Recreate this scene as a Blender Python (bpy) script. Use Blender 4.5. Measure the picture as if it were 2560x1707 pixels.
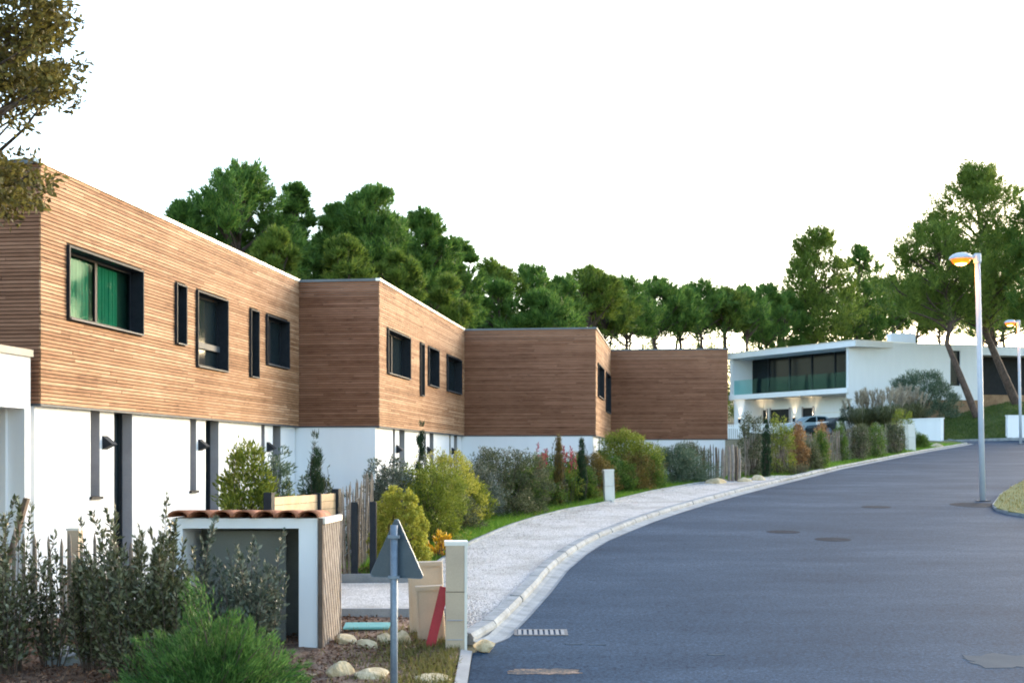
import bpy, bmesh, math, random
import numpy as np
from mathutils import Vector, Matrix
R = math.radians
random.seed(7); rng = np.random.default_rng(7)
for o in list(bpy.data.objects): bpy.data.objects.remove(o)
C = bpy.context.scene.collection
scene = bpy.context.scene

# ------------------------------------------------------------------ camera, sky, sun, exposure
F, CX, HY, E = 3300.0, 1280.0, 1149.0, 2.3          # focal length in photo pixels, centre, horizon row, eye height
cam_d = bpy.data.cameras.new('camera'); cam = bpy.data.objects.new('camera', cam_d); C.objects.link(cam)
cam.location = (0, 0, E); cam.rotation_euler = (R(90), 0, 0)
cam_d.sensor_width = 36; cam_d.lens = F / 2560 * 36; cam_d.shift_y = (HY - 853.5) / 2560
cam_d.clip_start = .1; cam_d.clip_end = 3000
scene.camera = cam
SUN_AZ, SUN_EL = 40.0, 13.0                          # degrees right of the view axis, above the horizon
world = bpy.data.worlds.new('World'); scene.world = world; world.use_nodes = True
wn = world.node_tree.nodes; wl = world.node_tree.links
sky = wn.new('ShaderNodeTexSky'); sky.sky_type = 'NISHITA'; sky.sun_disc = False
sky.sun_elevation = R(SUN_EL); sky.sun_rotation = R(SUN_AZ); sky.altitude = 0
sky.air_density = 1.0; sky.dust_density = 1.5; sky.ozone_density = 1.0
wl.new(sky.outputs[0], wn['Background'].inputs[0]); wn['Background'].inputs[1].default_value = .15
sl = bpy.data.lights.new('sun', 'SUN'); sun = bpy.data.objects.new('sun', sl); C.objects.link(sun)
sl.energy = 0.5; sl.angle = R(40); sl.color = (1.0, .92, .8)
_d = Vector((math.sin(R(SUN_AZ)) * math.cos(R(SUN_EL)), math.cos(R(SUN_AZ)) * math.cos(R(SUN_EL)), math.sin(R(SUN_EL))))
sun.rotation_euler = _d.to_track_quat('Z', 'Y').to_euler(); sun.location = (40, 30, 40)
scene.view_settings.view_transform = 'Standard'; scene.view_settings.look = 'None'
scene.view_settings.gamma = 1; scene.view_settings.use_curve_mapping = False
scene.view_settings.exposure = 2.42
scene.render.engine = 'CYCLES'
scene.cycles.filter_width = 1.9
scene.cycles.max_bounces = 6; scene.cycles.transparent_max_bounces = 8

# ------------------------------------------------------------------ where things stand
def P(px, py, D): return Vector(((px - CX) / F * D, D, E + (HY - py) / F * D))
def G(y): return .1 + .055 * (y - 15)                # the climbing street
def PG(px, py):
    D = 3.025 / ((py - HY) / F + .055)
    return ((px - CX) / F * D, D)
_road = [PG(*p) for p in [(1270,1598),(1328,1538),(1379,1480),(1420,1426),(1468,1385),(1519,1353),(1570,1331),(1634,1305),(1698,1283),
         (1774,1259),(1857,1236),(1953,1211),(2028,1193),(2108,1172),(2208,1152),(2276,1138),(2335,1127)]]
_road = [(-.45,5),(-.45,15.2),(-.3,15.4)] + _road + [(24.5, 70.), (25.2,76)]
RX, RY = np.array([p[0] for p in _road]), np.array([p[1] for p in _road])
def xr(y): return np.interp(y, RY, RX)
_out = [(-.5,4),(-.55,15.2),(-.6,17.2),(-1.45,20.3),(-1.15,22.6)] + [PG(*p) for p in [(1175,1369),(1270,1327),(1334,1305),(1417,1283),(1506,1267),(1634,1235),(1749,1214),(1825,1206)]]
_out += [(float(xr(y)) - w, y) for y, w in [(44.5,1.2),(47,.45),(54,.45),(62,.45),(66,.3),(76,.2)]]
OX, OY = np.array([p[0] for p in _out]), np.array([p[1] for p in _out])
def xo(y): return np.interp(y, OY, OX)
def sm(a, b, v):
    t = np.clip((v - a) / (b - a), 0, 1); return t * t * (3 - 2 * t)
def zt(x, y):
    g = G(y); T = np.minimum(np.interp(y, [0, 26, 46, 58], [.2, .2, 1.1, G(58)]), g)
    T = np.where(y > 58, g, T)
    return g - sm(1.1, 3.4, xo(y) - x) * (g - T)

# ------------------------------------------------------------------ mesh helpers
class MB:
    def __init__(s): s.v = []; s.f = []
    def add(s, vs, fs):
        n = len(s.v); s.v += [tuple(p) for p in vs]; s.f += [tuple(i + n for i in f) for f in fs]; return s
    def box(s, x0, x1, y0, y1, z0, z1):
        return s.add([(x0,y0,z0),(x1,y0,z0),(x1,y1,z0),(x0,y1,z0),(x0,y0,z1),(x1,y0,z1),(x1,y1,z1),(x0,y1,z1)],
                     [(0,3,2,1),(4,5,6,7),(0,1,5,4),(1,2,6,5),(2,3,7,6),(3,0,4,7)])
    def bar(s, a, b, w, h, up=(0,0,1)):
        a, b = Vector(a), Vector(b); d = (b - a).normalized(); sd = d.cross(Vector(up)).normalized() * w / 2; u = sd.cross(d).normalized() * h / 2
        p = [a-sd-u, a+sd-u, a+sd+u, a-sd+u, b-sd-u, b+sd-u, b+sd+u, b-sd+u]
        return s.add(p, [(0,1,2,3),(7,6,5,4),(0,4,5,1),(1,5,6,2),(2,6,7,3),(3,7,4,0)])
    def tube(s, pts, rad, n=8, cap=True):
        pts = [Vector(p) for p in pts]; rings = []
        if not hasattr(rad, '__len__'): rad = [rad] * len(pts)
        base = len(s.v)
        for i, p in enumerate(pts):
            d = (pts[min(i+1, len(pts)-1)] - pts[max(i-1, 0)]).normalized()
            a = d.orthogonal().normalized() if i == 0 else (a - d * a.dot(d)).normalized()
            b = d.cross(a)
            for k in range(n):
                t = 2 * math.pi * k / n; s.v.append(tuple(p + (a * math.cos(t) + b * math.sin(t)) * rad[i]))
        for i in range(len(pts) - 1):
            for k in range(n):
                s.f.append((base+i*n+k, base+i*n+(k+1)%n, base+(i+1)*n+(k+1)%n, base+(i+1)*n+k))
        if cap:
            s.f.append(tuple(base + k for k in range(n))[::-1]); s.f.append(tuple(base + (len(pts)-1)*n + k for k in range(n)))
        return s
    def prism(s, poly, off):                         # polygon (3-D points) swept by a vector
        n = len(poly); off = Vector(off); p = [Vector(q) for q in poly]
        return s.add(p + [q + off for q in p], [tuple(range(n))[::-1], tuple(range(n, 2*n))] + [(i, (i+1)%n, n+(i+1)%n, n+i) for i in range(n)])
    def lathe(s, prof, n=20, c=(0,0,0)):
        b = len(s.v)
        for r, z in prof:
            for k in range(n):
                t = 2*math.pi*k/n; s.v.append((c[0]+r*math.cos(t), c[1]+r*math.sin(t), c[2]+z))
        for i in range(len(prof)-1):
            for k in range(n): s.f.append((b+i*n+k, b+i*n+(k+1)%n, b+(i+1)*n+(k+1)%n, b+(i+1)*n+k))
        return s
def link(name, me, parent=None):
    o = bpy.data.objects.new(name, me); C.objects.link(o)
    if parent is not None: o.parent = parent
    return o
def mesh(name, V, Fc, mat, smooth=False):
    me = bpy.data.meshes.new(name)
    if isinstance(V, np.ndarray):
        nv, nf, k = len(V), len(Fc), Fc.shape[1]
        me.vertices.add(nv); me.vertices.foreach_set('co', V.astype(np.float32).ravel())
        me.loops.add(nf * k); me.loops.foreach_set('vertex_index', Fc.astype(np.int32).ravel())
        me.polygons.add(nf); me.polygons.foreach_set('loop_start', np.arange(0, nf * k, k, dtype=np.int32))
        me.update(calc_edges=True)
    else:
        me.from_pydata(V, [], Fc); me.update()
    if smooth: me.polygons.foreach_set('use_smooth', np.ones(len(me.polygons), dtype=bool))
    if mat is not None: me.materials.append(mat)
    return me
def part(name, mb, mat, parent=None, smooth=False, kind=None, label=None):
    V, Fc = (mb.v, mb.f) if isinstance(mb, MB) else mb
    o = link(name, mesh(name, V, Fc, mat, smooth), parent)
    if kind: o['kind'] = kind
    if label: o['label'] = label
    return o
def tag(o, label, cat, group=None):
    o['label'] = label; o['category'] = cat
    if group: o['group'] = group
    return o
def thing(name, label, cat, loc=(0,0,0), rz=0, group=None):
    o = bpy.data.objects.new(name, None); C.objects.link(o); o.location = loc; o.rotation_euler = (0, 0, rz); o.empty_display_size = .2
    return tag(o, label, cat, group)
def struct(name, mb, mat, smooth=False, parent=None): return part(name, mb, mat, parent, smooth, kind='structure')
def copy_tree(o, parent=None):
    c = o.copy(); C.objects.link(c)
    if parent is not None: c.parent = parent
    for ch in list(o.children): copy_tree(ch, c)
    return c

# ------------------------------------------------------------------ materials
def new_mat(name):
    m = bpy.data.materials.new(name); m.use_nodes = True
    return m, m.node_tree.nodes, m.node_tree.links, m.node_tree.nodes['Principled BSDF']
def ramp(n, l, fac, stops):
    r = n.new('ShaderNodeValToRGB'); e = r.color_ramp.elements
    e[0].position, e[0].color = stops[0][0], (*stops[0][1], 1); e[1].position, e[1].color = stops[-1][0], (*stops[-1][1], 1)
    for p, c in stops[1:-1]:
        q = e.new(p); q.color = (*c, 1)
    l.new(fac, r.inputs[0]); return r.outputs[0]
def noise(n, l, vec, scale, detail=4, rough=.55):
    t = n.new('ShaderNodeTexNoise'); t.inputs['Scale'].default_value = scale; t.inputs['Detail'].default_value = detail; t.inputs['Roughness'].default_value = rough
    if vec is not None: l.new(vec, t.inputs['Vector'])
    return t.outputs['Fac']
def mixc(n, l, fac, a, b, mode='MIX'):
    m = n.new('ShaderNodeMix'); m.data_type = 'RGBA'; m.blend_type = mode
    if isinstance(fac, float): m.inputs[0].default_value = fac
    else: l.new(fac, m.inputs[0])
    for i, v in ((6, a), (7, b)):
        if isinstance(v, tuple): m.inputs[i].default_value = (*v, 1)
        else: l.new(v, m.inputs[i])
    return m.outputs[2]
def mth(n, l, op, a, b=None):
    m = n.new('ShaderNodeMath'); m.operation = op
    for i, v in ((0, a), (1, b)):
        if v is None: continue
        if isinstance(v, (int, float)): m.inputs[i].default_value = v
        else: l.new(v, m.inputs[i])
    return m.outputs[0]
def bump(n, l, bs, h, s, d=.01):
    b = n.new('ShaderNodeBump'); b.inputs['Strength'].default_value = s; b.inputs['Distance'].default_value = d
    l.new(h, b.inputs['Height']); l.new(b.outputs[0], bs.inputs['Normal'])
def pos(n): return n.new('ShaderNodeNewGeometry').outputs['Position']
def surf(name, c1, c2, scale=4, rough=.8, bmp=.3, fine=60, metal=0, spec=.4, stops=None, dist=.01):
    """two tones over a broad and a fine noise, with fine relief"""
    m, n, l, b = new_mat(name); p = pos(n)
    a = noise(n, l, p, scale); f = noise(n, l, p, fine, 3)
    k = mth(n, l, 'ADD', mth(n, l, 'MULTIPLY', a, .6), mth(n, l, 'MULTIPLY', f, .4))
    l.new(ramp(n, l, k, stops or [(.35, c1), (.65, c2)]), b.inputs['Base Color'])
    b.inputs['Roughness'].default_value = rough; b.inputs['Metallic'].default_value = metal; b.inputs['Specular IOR Level'].default_value = spec
    if bmp: bump(n, l, b, f, bmp, dist)
    return m
def leaf_mat(name, dark, mid, light, trans=.3, rough=.55, spec=.3, patch=1.2):
    m, n, l, b = new_mat(name)
    ri = n.new('ShaderNodeNewGeometry').outputs['Random Per Island']
    a = noise(n, l, pos(n), patch, 2)
    k = mth(n, l, 'ADD', mth(n, l, 'MULTIPLY', ri, .55), mth(n, l, 'MULTIPLY', a, .45))
    col = ramp(n, l, k, [(.2, dark), (.48, mid), (.78, light)])
    l.new(col, b.inputs['Base Color']); b.inputs['Roughness'].default_value = rough; b.inputs['Specular IOR Level'].default_value = spec
    t = n.new('ShaderNodeBsdfTranslucent'); l.new(col, t.inputs[0])
    mx = n.new('ShaderNodeMixShader'); mx.inputs[0].default_value = trans
    l.new(b.outputs[0], mx.inputs[1]); l.new(t.outputs[0], mx.inputs[2]); l.new(mx.outputs[0], n['Material Output'].inputs[0])
    return m
def emit(name, col, s):
    m, n, l, b = new_mat(name); b.inputs['Emission Color'].default_value = (*col, 1); b.inputs['Emission Strength'].default_value = s
    b.inputs['Base Color'].default_value = (*col, 1); return m
def wood(name, stops, per_object, u=(.1298,.9915,0), lscale=3.2, knots=True):
    """horizontal boards: tone per board, grain along the board, knots, water stains"""
    m, n, l, b = new_mat(name); p = pos(n)
    rnd = n.new('ShaderNodeObjectInfo').outputs['Random'] if per_object else n.new('ShaderNodeNewGeometry').outputs['Random Per Island']
    dt = n.new('ShaderNodeVectorMath'); dt.operation = 'DOT_PRODUCT'; l.new(p, dt.inputs[0]); dt.inputs[1].default_value = u
    sx = n.new('ShaderNodeSeparateXYZ'); l.new(p, sx.inputs[0])
    cb = n.new('ShaderNodeCombineXYZ')
    l.new(mth(n, l, 'ADD', mth(n, l, 'MULTIPLY', dt.outputs['Value'], lscale), mth(n, l, 'MULTIPLY', rnd, 60.)), cb.inputs[0])
    l.new(mth(n, l, 'MULTIPLY', sx.outputs[2], 26.), cb.inputs[1])
    g = noise(n, l, cb.outputs[0], 1., 5, .6)
    cb2 = n.new('ShaderNodeCombineXYZ'); l.new(dt.outputs['Value'], cb2.inputs[0]); l.new(mth(n, l, 'MULTIPLY', sx.outputs[2], 1.3), cb2.inputs[1])
    st = noise(n, l, cb2.outputs[0], .8, 3)
    k = mth(n, l, 'ADD', mth(n, l, 'ADD', mth(n, l, 'MULTIPLY', rnd, .24), mth(n, l, 'MULTIPLY', g, .5)), mth(n, l, 'MULTIPLY', st, .36))
    col = ramp(n, l, k, stops)
    if knots:
        kb = n.new('ShaderNodeCombineXYZ'); l.new(mth(n, l, 'MULTIPLY', dt.outputs['Value'], 2.2), kb.inputs[0]); l.new(mth(n, l, 'MULTIPLY', sx.outputs[2], 9.), kb.inputs[1]); l.new(mth(n, l, 'MULTIPLY', rnd, 40.), kb.inputs[2])
        vo = n.new('ShaderNodeTexVoronoi'); vo.inputs['Scale'].default_value = 1.; l.new(kb.outputs[0], vo.inputs['Vector'])
        kk = n.new('ShaderNodeMapRange'); kk.inputs[1].default_value = .04; kk.inputs[2].default_value = .16; kk.inputs[3].default_value = .62; kk.inputs[4].default_value = 0.
        l.new(vo.outputs['Distance'], kk.inputs[0])
        col = mixc(n, l, kk.outputs[0], col, (.07, .035, .018))
    l.new(col, b.inputs['Base Color']); b.inputs['Roughness'].default_value = .75; b.inputs['Specular IOR Level'].default_value = .25
    return m

W_STOPS = [(.3, (.14,.06,.026)), (.44, (.31,.158,.078)), (.56, (.42,.23,.122)), (.74, (.58,.365,.22))]
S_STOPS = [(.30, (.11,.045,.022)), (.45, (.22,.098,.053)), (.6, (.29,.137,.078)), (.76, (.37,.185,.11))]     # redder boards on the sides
M = {}
M['board'] = wood('larch_board', W_STOPS, True)
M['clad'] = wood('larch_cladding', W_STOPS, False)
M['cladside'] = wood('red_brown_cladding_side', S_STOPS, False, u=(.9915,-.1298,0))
M['backing'] = surf('batten_backing', (.03,.017,.01), (.05,.03,.02), bmp=0)
m, n, l, b = new_mat('white_render'); M['render'] = m; p = pos(n)
mp = n.new('ShaderNodeMapping'); mp.inputs['Scale'].default_value = (2.2, 2.2, .35); l.new(p, mp.inputs[0])
s1 = noise(n, l, mp.outputs[0], 1.4, 5, .6); s2 = noise(n, l, p, 80, 2)
c = ramp(n, l, s1, [(.3, (.805,.825,.845)), (.5, (.825,.845,.865)), (.7, (.84,.86,.88))])
l.new(c, b.inputs['Base Color']); b.inputs['Roughness'].default_value = .88; b.inputs['Specular IOR Level'].default_value = .3; bump(n, l, b, s2, .3, .006)
M['anthracite'] = surf('anthracite_metal', (.014,.018,.024), (.024,.029,.036), 8, .6, .05, spec=.18)
M['coping_light'] = surf('pale_coping_metal', (.68,.66,.6), (.78,.76,.7), 3, .35, .03, metal=.3)
M['coping_dark'] = surf('dark_coping_metal', (.09,.1,.11), (.14,.16,.17), 3, .45, .03)
M['reveal'] = surf('grey_reveal', (.33,.32,.34), (.42,.41,.43), 3, .7, .05)
M['sill'] = surf('grey_sill_metal', (.06,.07,.08), (.1,.11,.12), 5, .55, .02, spec=.25)
M['roof'] = surf('roof_membrane', (.2,.2,.2), (.3,.3,.3))
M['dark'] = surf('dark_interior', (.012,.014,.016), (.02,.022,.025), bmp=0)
m, n, l, b = new_mat('dark_glazing'); M['glass'] = m
b.inputs['Base Color'].default_value = (.012,.02,.024,1); b.inputs['Roughness'].default_value = .06; b.inputs['Specular IOR Level'].default_value = .35
m, n, l, b = new_mat('balcony_glazing'); M['glass2'] = m
b.inputs['Base Color'].default_value = (.01,.016,.02,1); b.inputs['Roughness'].default_value = .12; b.inputs['Specular IOR Level'].default_value = .12
m, n, l, b = new_mat('clear_glazing'); M['clear'] = m
t = n.new('ShaderNodeBsdfTransparent'); t.inputs[0].default_value = (.62,.86,.78,1); g = n.new('ShaderNodeBsdfGlossy'); g.inputs['Roughness'].default_value = .03; g.inputs[0].default_value = (.3,.34,.34,1)
mx = n.new('ShaderNodeMixShader'); mx.inputs[0].default_value = .025
l.new(t.outputs[0], mx.inputs[1]); l.new(g.outputs[0], mx.inputs[2]); l.new(mx.outputs[0], n['Material Output'].inputs[0])
m, n, l, b = new_mat('balustrade_glass'); M['balu'] = m
t = n.new('ShaderNodeBsdfTransparent'); t.inputs[0].default_value = (.72,.9,.89,1); g = n.new('ShaderNodeBsdfGlossy'); g.inputs['Roughness'].default_value = .03; g.inputs[0].default_value = (.35,.6,.62,1)
mx = n.new('ShaderNodeMixShader'); mx.inputs[0].default_value = .014
l.new(t.outputs[0], mx.inputs[1]); l.new(g.outputs[0], mx.inputs[2]); l.new(mx.outputs[0], n['Material Output'].inputs[0])
M['curtain'] = surf('green_curtain', (.02,.13,.095), (.045,.2,.15), 2, .9, .1)
M['paling'] = surf('chestnut_paling', (.13,.1,.075), (.3,.25,.2), 6, .85, .4, 40)
M['paling_dark'] = surf('old_stake_wood', (.06,.045,.035), (.17,.13,.1), 6, .85, .4, 40)
M['beige'] = surf('beige_plastic', (.46,.36,.26), (.54,.43,.31), 3, .55, .05)
M['whitepl'] = surf('cream_white_plastic', (.7,.66,.58), (.78,.75,.68), 3, .5, .05)
M['red'] = surf('red_plastic', (.36,.01,.025), (.46,.015,.035), 5, .4, .05)
M['galv'] = surf('galvanised_steel', (.13,.17,.22), (.2,.25,.31), 12, .45, .03, metal=.25)
M['signback'] = surf('sign_back_grey', (.05,.075,.095), (.075,.105,.13), 4, .45, .02)
M['signrim'] = surf('sign_rim_metal', (.09,.13,.17), (.13,.18,.22), 5, .4, .02)
M['greywood'] = surf('weathered_grey_wood', (.17,.14,.12), (.32,.28,.25), 7, .8, .3, 50)
M['brownwood'] = surf('brown_post_wood', (.1,.07,.05), (.18,.13,.1), 6, .8, .3)
M['pinewood'] = surf('pale_slat_wood', (.5,.33,.18), (.68,.49,.3), 4, .7, .2, 40)
M['tile'] = surf('terracotta_tile', (.22,.075,.035), (.42,.17,.085), 7, .8, .4, 40)
M['grey_panel'] = surf('grey_green_panel', (.16,.17,.15), (.21,.22,.2), 2, .7, .05)
M['rock'] = surf('pale_limestone', (.4,.29,.15), (.7,.58,.39), 7, .9, .8, 22, dist=.03)
M['concrete'] = surf('kerb_concrete', (.15,.17,.185), (.31,.34,.36), 4, .85, .4, 70)
M['concrete_dark'] = surf('grey_concrete', (.2,.21,.22), (.3,.31,.32), 3, .85, .3, 60)
M['teal'] = surf('teal_plastic_cover', (.1,.32,.3), (.15,.4,.37), 4, .5, .05)
M['iron'] = surf('cast_iron', (.05,.05,.055), (.1,.1,.105), 14, .55, .3)
M['bark'] = surf('pine_bark', (.05,.035,.028), (.13,.09,.07), 3, .9, .9, 12, dist=.05)
M['bark_grey'] = surf('shrub_stem_bark', (.06,.045,.035), (.12,.09,.07), 8, .9, .5)
M['lampgrey'] = surf('lamp_post_paint', (.42,.46,.52), (.5,.54,.6), 4, .4, .02)
M['tan'] = surf('tan_stone_wall', (.22,.13,.07), (.36,.23,.13), 1.5, .85, .5, 9)
M['carpaint'] = surf('pale_blue_car_paint', (.3,.4,.45), (.33,.43,.48), 2, .25, 0, spec=.6)
M['tyre'] = surf('tyre_rubber', (.015,.015,.015), (.03,.03,.03), 6, .8, .1)
M['lens'] = emit('sodium_lamp_lens', (1., .115, .003), .62)
M['bulb'] = emit('sodium_lamp_core', (1., .55, .16), 5.)
M['sconce_lit'] = emit('warm_wall_light', (1., .72, .38), 3.)
# ground surfaces
m, n, l, b = new_mat('asphalt'); M['asphalt'] = m; p = pos(n)
mp = n.new('ShaderNodeMapping'); mp.inputs['Scale'].default_value = (.3, .75, 1); l.new(p, mp.inputs[0])
big = noise(n, l, mp.outputs[0], .8, 5, .6); mid = noise(n, l, p, 5, 3); gr = mth(n, l, 'ADD', mth(n, l, 'MULTIPLY', noise(n, l, p, 95, 2, .8), .5), mth(n, l, 'MULTIPLY', noise(n, l, p, 26, 3, .7), .5))
c = ramp(n, l, big, [(.28, (.018,.038,.066)), (.5, (.031,.058,.094)), (.72, (.056,.09,.136))])
c = mixc(n, l, mth(n, l, 'MULTIPLY', mid, .3), c, (.014,.032,.058))
c = mixc(n, l, 1.0, c, ramp(n, l, gr, [(.34, (.3,.3,.3)), (.5, (1.,1.,1.)), (.66, (2.,2.,2.))]), 'MULTIPLY')
l.new(c, b.inputs['Base Color']); b.inputs['Roughness'].default_value = .85; b.inputs['Specular IOR Level'].default_value = .05; bump(n, l, b, gr, .6, .006)
m, n, l, b = new_mat('white_gravel'); M['gravel'] = m; p = pos(n)
v = n.new('ShaderNodeTexVoronoi'); v.inputs['Scale'].default_value = 55; l.new(p, v.inputs['Vector'])
big = noise(n, l, p, 1.1, 5, .6)
c = ramp(n, l, v.outputs['Color'], [(.15, (.3,.29,.28)), (.5, (.48,.465,.45)), (.85, (.64,.62,.6))])
c = mixc(n, l, ramp(n, l, big, [(.46, (0,0,0)), (.68, (.75,.75,.75))]), c, (.27,.25,.22))
l.new(c, b.inputs['Base Color']); b.inputs['Roughness'].default_value = .9; bump(n, l, b, v.outputs['Distance'], .7, .012)
M['mulch'] = surf('bark_mulch', (.06,.035,.022), (.3,.19,.13), 5, .95, 1., 38, dist=.03, stops=[(.35,(.08,.045,.03)),(.5,(.2,.12,.08)),(.62,(.36,.25,.18))])
M['chip'] = leaf_mat('bark_chip', (.06,.03,.02), (.17,.085,.05), (.34,.22,.15), .0, .9)
M['earth'] = surf('garden_earth', (.045,.05,.02), (.12,.1,.055), 2, .95, .8, 30, dist=.03)
M['turf'] = surf('turf_ground', (.04,.07,.016), (.1,.13,.03), 1.2, .95, .8, 25, dist=.04)
# foliage
M['grass'] = leaf_mat('grass_blade', (.06,.15,.012), (.12,.27,.02), (.22,.38,.05), .4)
M['lawn'] = leaf_mat('lawn_blade', (.03,.06,.012), (.06,.105,.02), (.11,.15,.035), .3)
M['drygrass'] = leaf_mat('dry_grass_blade', (.09,.1,.02), (.17,.16,.045), (.26,.22,.08), .35)
M['pine'] = leaf_mat('pine_needles', (.045,.1,.022), (.1,.205,.036), (.2,.31,.06), .45, patch=.6)
M['pine2'] = leaf_mat('pine_needles_warm', (.06,.1,.016), (.125,.195,.028), (.23,.29,.05), .45, patch=.6)
M['oak'] = leaf_mat('oak_leaves', (.05,.04,.012), (.11,.095,.022), (.19,.16,.04), .4)
M['olive'] = leaf_mat('dark_olive_leaves', (.028,.036,.012), (.075,.088,.032), (.26,.28,.18), .15, .38, .5)
M['silver'] = leaf_mat('silver_green_leaves', (.05,.07,.05), (.1,.125,.09), (.22,.25,.2), .2, .45)
M['juniper'] = leaf_mat('juniper_sprays', (.03,.085,.02), (.075,.175,.035), (.15,.27,.07), .35)
M['yellow'] = leaf_mat('yellow_green_leaves', (.18,.2,.025), (.36,.36,.045), (.54,.51,.1), .35)
M['lime'] = leaf_mat('olive_yellow_leaves', (.075,.115,.014), (.165,.215,.026), (.32,.35,.055), .35)
M['mixgreen'] = leaf_mat('mid_green_leaves', (.04,.09,.015), (.095,.175,.026), (.19,.27,.055), .3)
M['greygreen'] = leaf_mat('grey_green_leaves', (.038,.048,.022), (.09,.105,.045), (.19,.21,.11), .2)
M['rust'] = leaf_mat('rusty_leaves', (.07,.055,.014), (.14,.11,.028), (.25,.18,.05), .3)
M['dry'] = leaf_mat('dry_orange_leaves', (.18,.09,.03), (.33,.18,.07), (.48,.3,.14), .3)
M['bluegreen'] = leaf_mat('blue_green_leaves', (.045,.08,.045), (.09,.14,.085), (.19,.25,.17), .3)
M['cypress'] = leaf_mat('cypress_scales', (.01,.03,.012), (.02,.05,.018), (.045,.085,.03), .15)
M['redleaf'] = leaf_mat('red_leaves', (.22,.03,.05), (.35,.06,.08), (.45,.13,.14), .3)
M['orange'] = leaf_mat('orange_yellow_leaves', (.4,.2,.01), (.55,.3,.015), (.65,.42,.04), .35)
M['pampas'] = leaf_mat('pampas_blades', (.07,.085,.035), (.13,.145,.065), (.22,.22,.11), .3)
M['plume'] = leaf_mat('pampas_plumes', (.28,.24,.17), (.38,.33,.25), (.5,.45,.36), .3)

# ------------------------------------------------------------------ terrain, road, path
def grid_mesh(xs, ys, zf):
    Xg, Yg = np.meshgrid(xs, ys); Z = zf(Xg, Yg); V = np.stack([Xg, Yg, Z], -1).reshape(-1, 3)
    nx = len(xs); i = np.arange(len(ys)-1)[:, None] * nx + np.arange(nx-1)[None]; i = i.ravel()
    return V, np.stack([i, i+1, i+nx+1, i+nx], 1)
xs = np.concatenate([np.arange(-400, -14, 16), np.arange(-14, 30, .4), np.arange(30, 400, 12)])
ys = np.concatenate([np.arange(-30, 6, 4), np.arange(6, 64, .4), np.arange(64, 110, 2), np.arange(110, 900, 30)])
ground = struct('ground', grid_mesh(xs, ys, lambda x, y: zt(x, y) - .03), M['earth'], True)
def strip(fa, fb, ys, za, zb, n=6):
    V = []; Fs = []
    for y in ys:
        a, b = float(fa(y)), float(fb(y))
        for k in range(n + 1):
            t = k / n; x = a + (b - a) * t; V.append((x, y, za(y) * (1-t) + zb(y) * t))
    m_ = n + 1
    for j in range(len(ys) - 1):
        for k in range(n): Fs.append((j*m_+k, j*m_+k+1, (j+1)*m_+k+1, (j+1)*m_+k))
    return np.array(V), np.array(Fs)
ry = np.concatenate([np.arange(2, 15, 1.), np.arange(15, 77, .35)])
road = struct('road', strip(xr, lambda y: 60., ry, G, G, 30), M['asphalt'], True)
py_ = np.arange(15.3, 44.2, .3)
def path_l(y): return xo(y)
path = struct('gravel_path', strip(path_l, lambda y: xr(y) - .36, py_, lambda y: G(y) + .075, lambda y: G(y) + .085, 5), M['gravel'], True)
drv = struct('gravel_driveway', strip(lambda y: -5.2 + 0*y, lambda y: xo(y), np.arange(17.35, 20.15, .2), lambda y: max(float(zt(-4, y)), G(y)-.0) + .06, lambda y: G(y) + .072, 8), M['gravel'], True)
# kerb: a shallow gutter channel and separate kerb blocks standing along it
_ky = np.arange(15.5, 76, .05); _kx = xr(_ky); _arc = np.concatenate([[0], np.cumsum(np.hypot(np.diff(_kx), np.diff(_ky)))])
def on_kerb(s):
    y = float(np.interp(s, _arc, _ky)); y2 = float(np.interp(s + .05, _arc, _ky)); x, x2 = float(xr(y)), float(xr(y2))
    d = Vector((x2 - x, y2 - y, 0)).normalized(); return Vector((x, y, G(y))), d, Vector((-d.y, d.x, 0))
V = []; Fs = []; ss = np.arange(0, _arc[-1] - .2, .25)
prof = [(.0, .006), (.05, -.005), (.2, .012), (.26, .03)]
for s in ss:
    p, d, nn = on_kerb(s)
    w = 1 if s < 34 else .6
    for o_, z_ in prof: V.append(tuple(p + nn * o_ * w + Vector((0, 0, z_))))
for j in range(len(ss) - 1):
    for k in range(3): Fs.append((j*4+k, (j+1)*4+k, (j+1)*4+k+1, j*4+k+1))
gutter = struct('kerb_gutter', (V, Fs), M['concrete'])
s = 0.0; k = 0; random.seed(3)
while s < _arc[-1] - 1.2:
    Lb = 1.0; p, d, nn = on_kerb(s + .02); q, d2, n2 = on_kerb(s + Lb - .02); w = 1 if s < 34 else .65
    h = .115 if s < 33 else .10
    mb = MB(); jit = random.uniform(-.006, .006); yo = random.uniform(-.004, .004)
    sec = [(.262, -.1), (.262, .07*w), (.30, h), (.43*w+.02, h+.004), (.43*w+.02, -.1)]
    a = [p + nn * (o_ + jit) + Vector((0, 0, z_ + yo)) for o_, z_ in sec]; b_ = [q + n2 * (o_ + jit) + Vector((0, 0, z_ + yo)) for o_, z_ in sec]
    mb.add(a + b_, [(0,1,2,3,4), (9,8,7,6,5)] + [(i, 5+i, 5+(i+1)%5, (i+1)%5) for i in range(5)])
    part('kerb_block', mb, M['concrete'], gutter); s += Lb
# strip of low edging along the far side of the path and the driveway
mb = MB()
for y in np.arange(20.3, 41.6, .8):
    a = Vector((float(xo(y)) - .02, y, G(y) + .06)); y2 = min(y + .79, 41.7); b_ = Vector((float(xo(y2)) - .02, y2, G(y2) + .06)); mb.bar(a, b_, .06, .12)
struct('path_edging', mb, M['concrete'])
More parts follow.
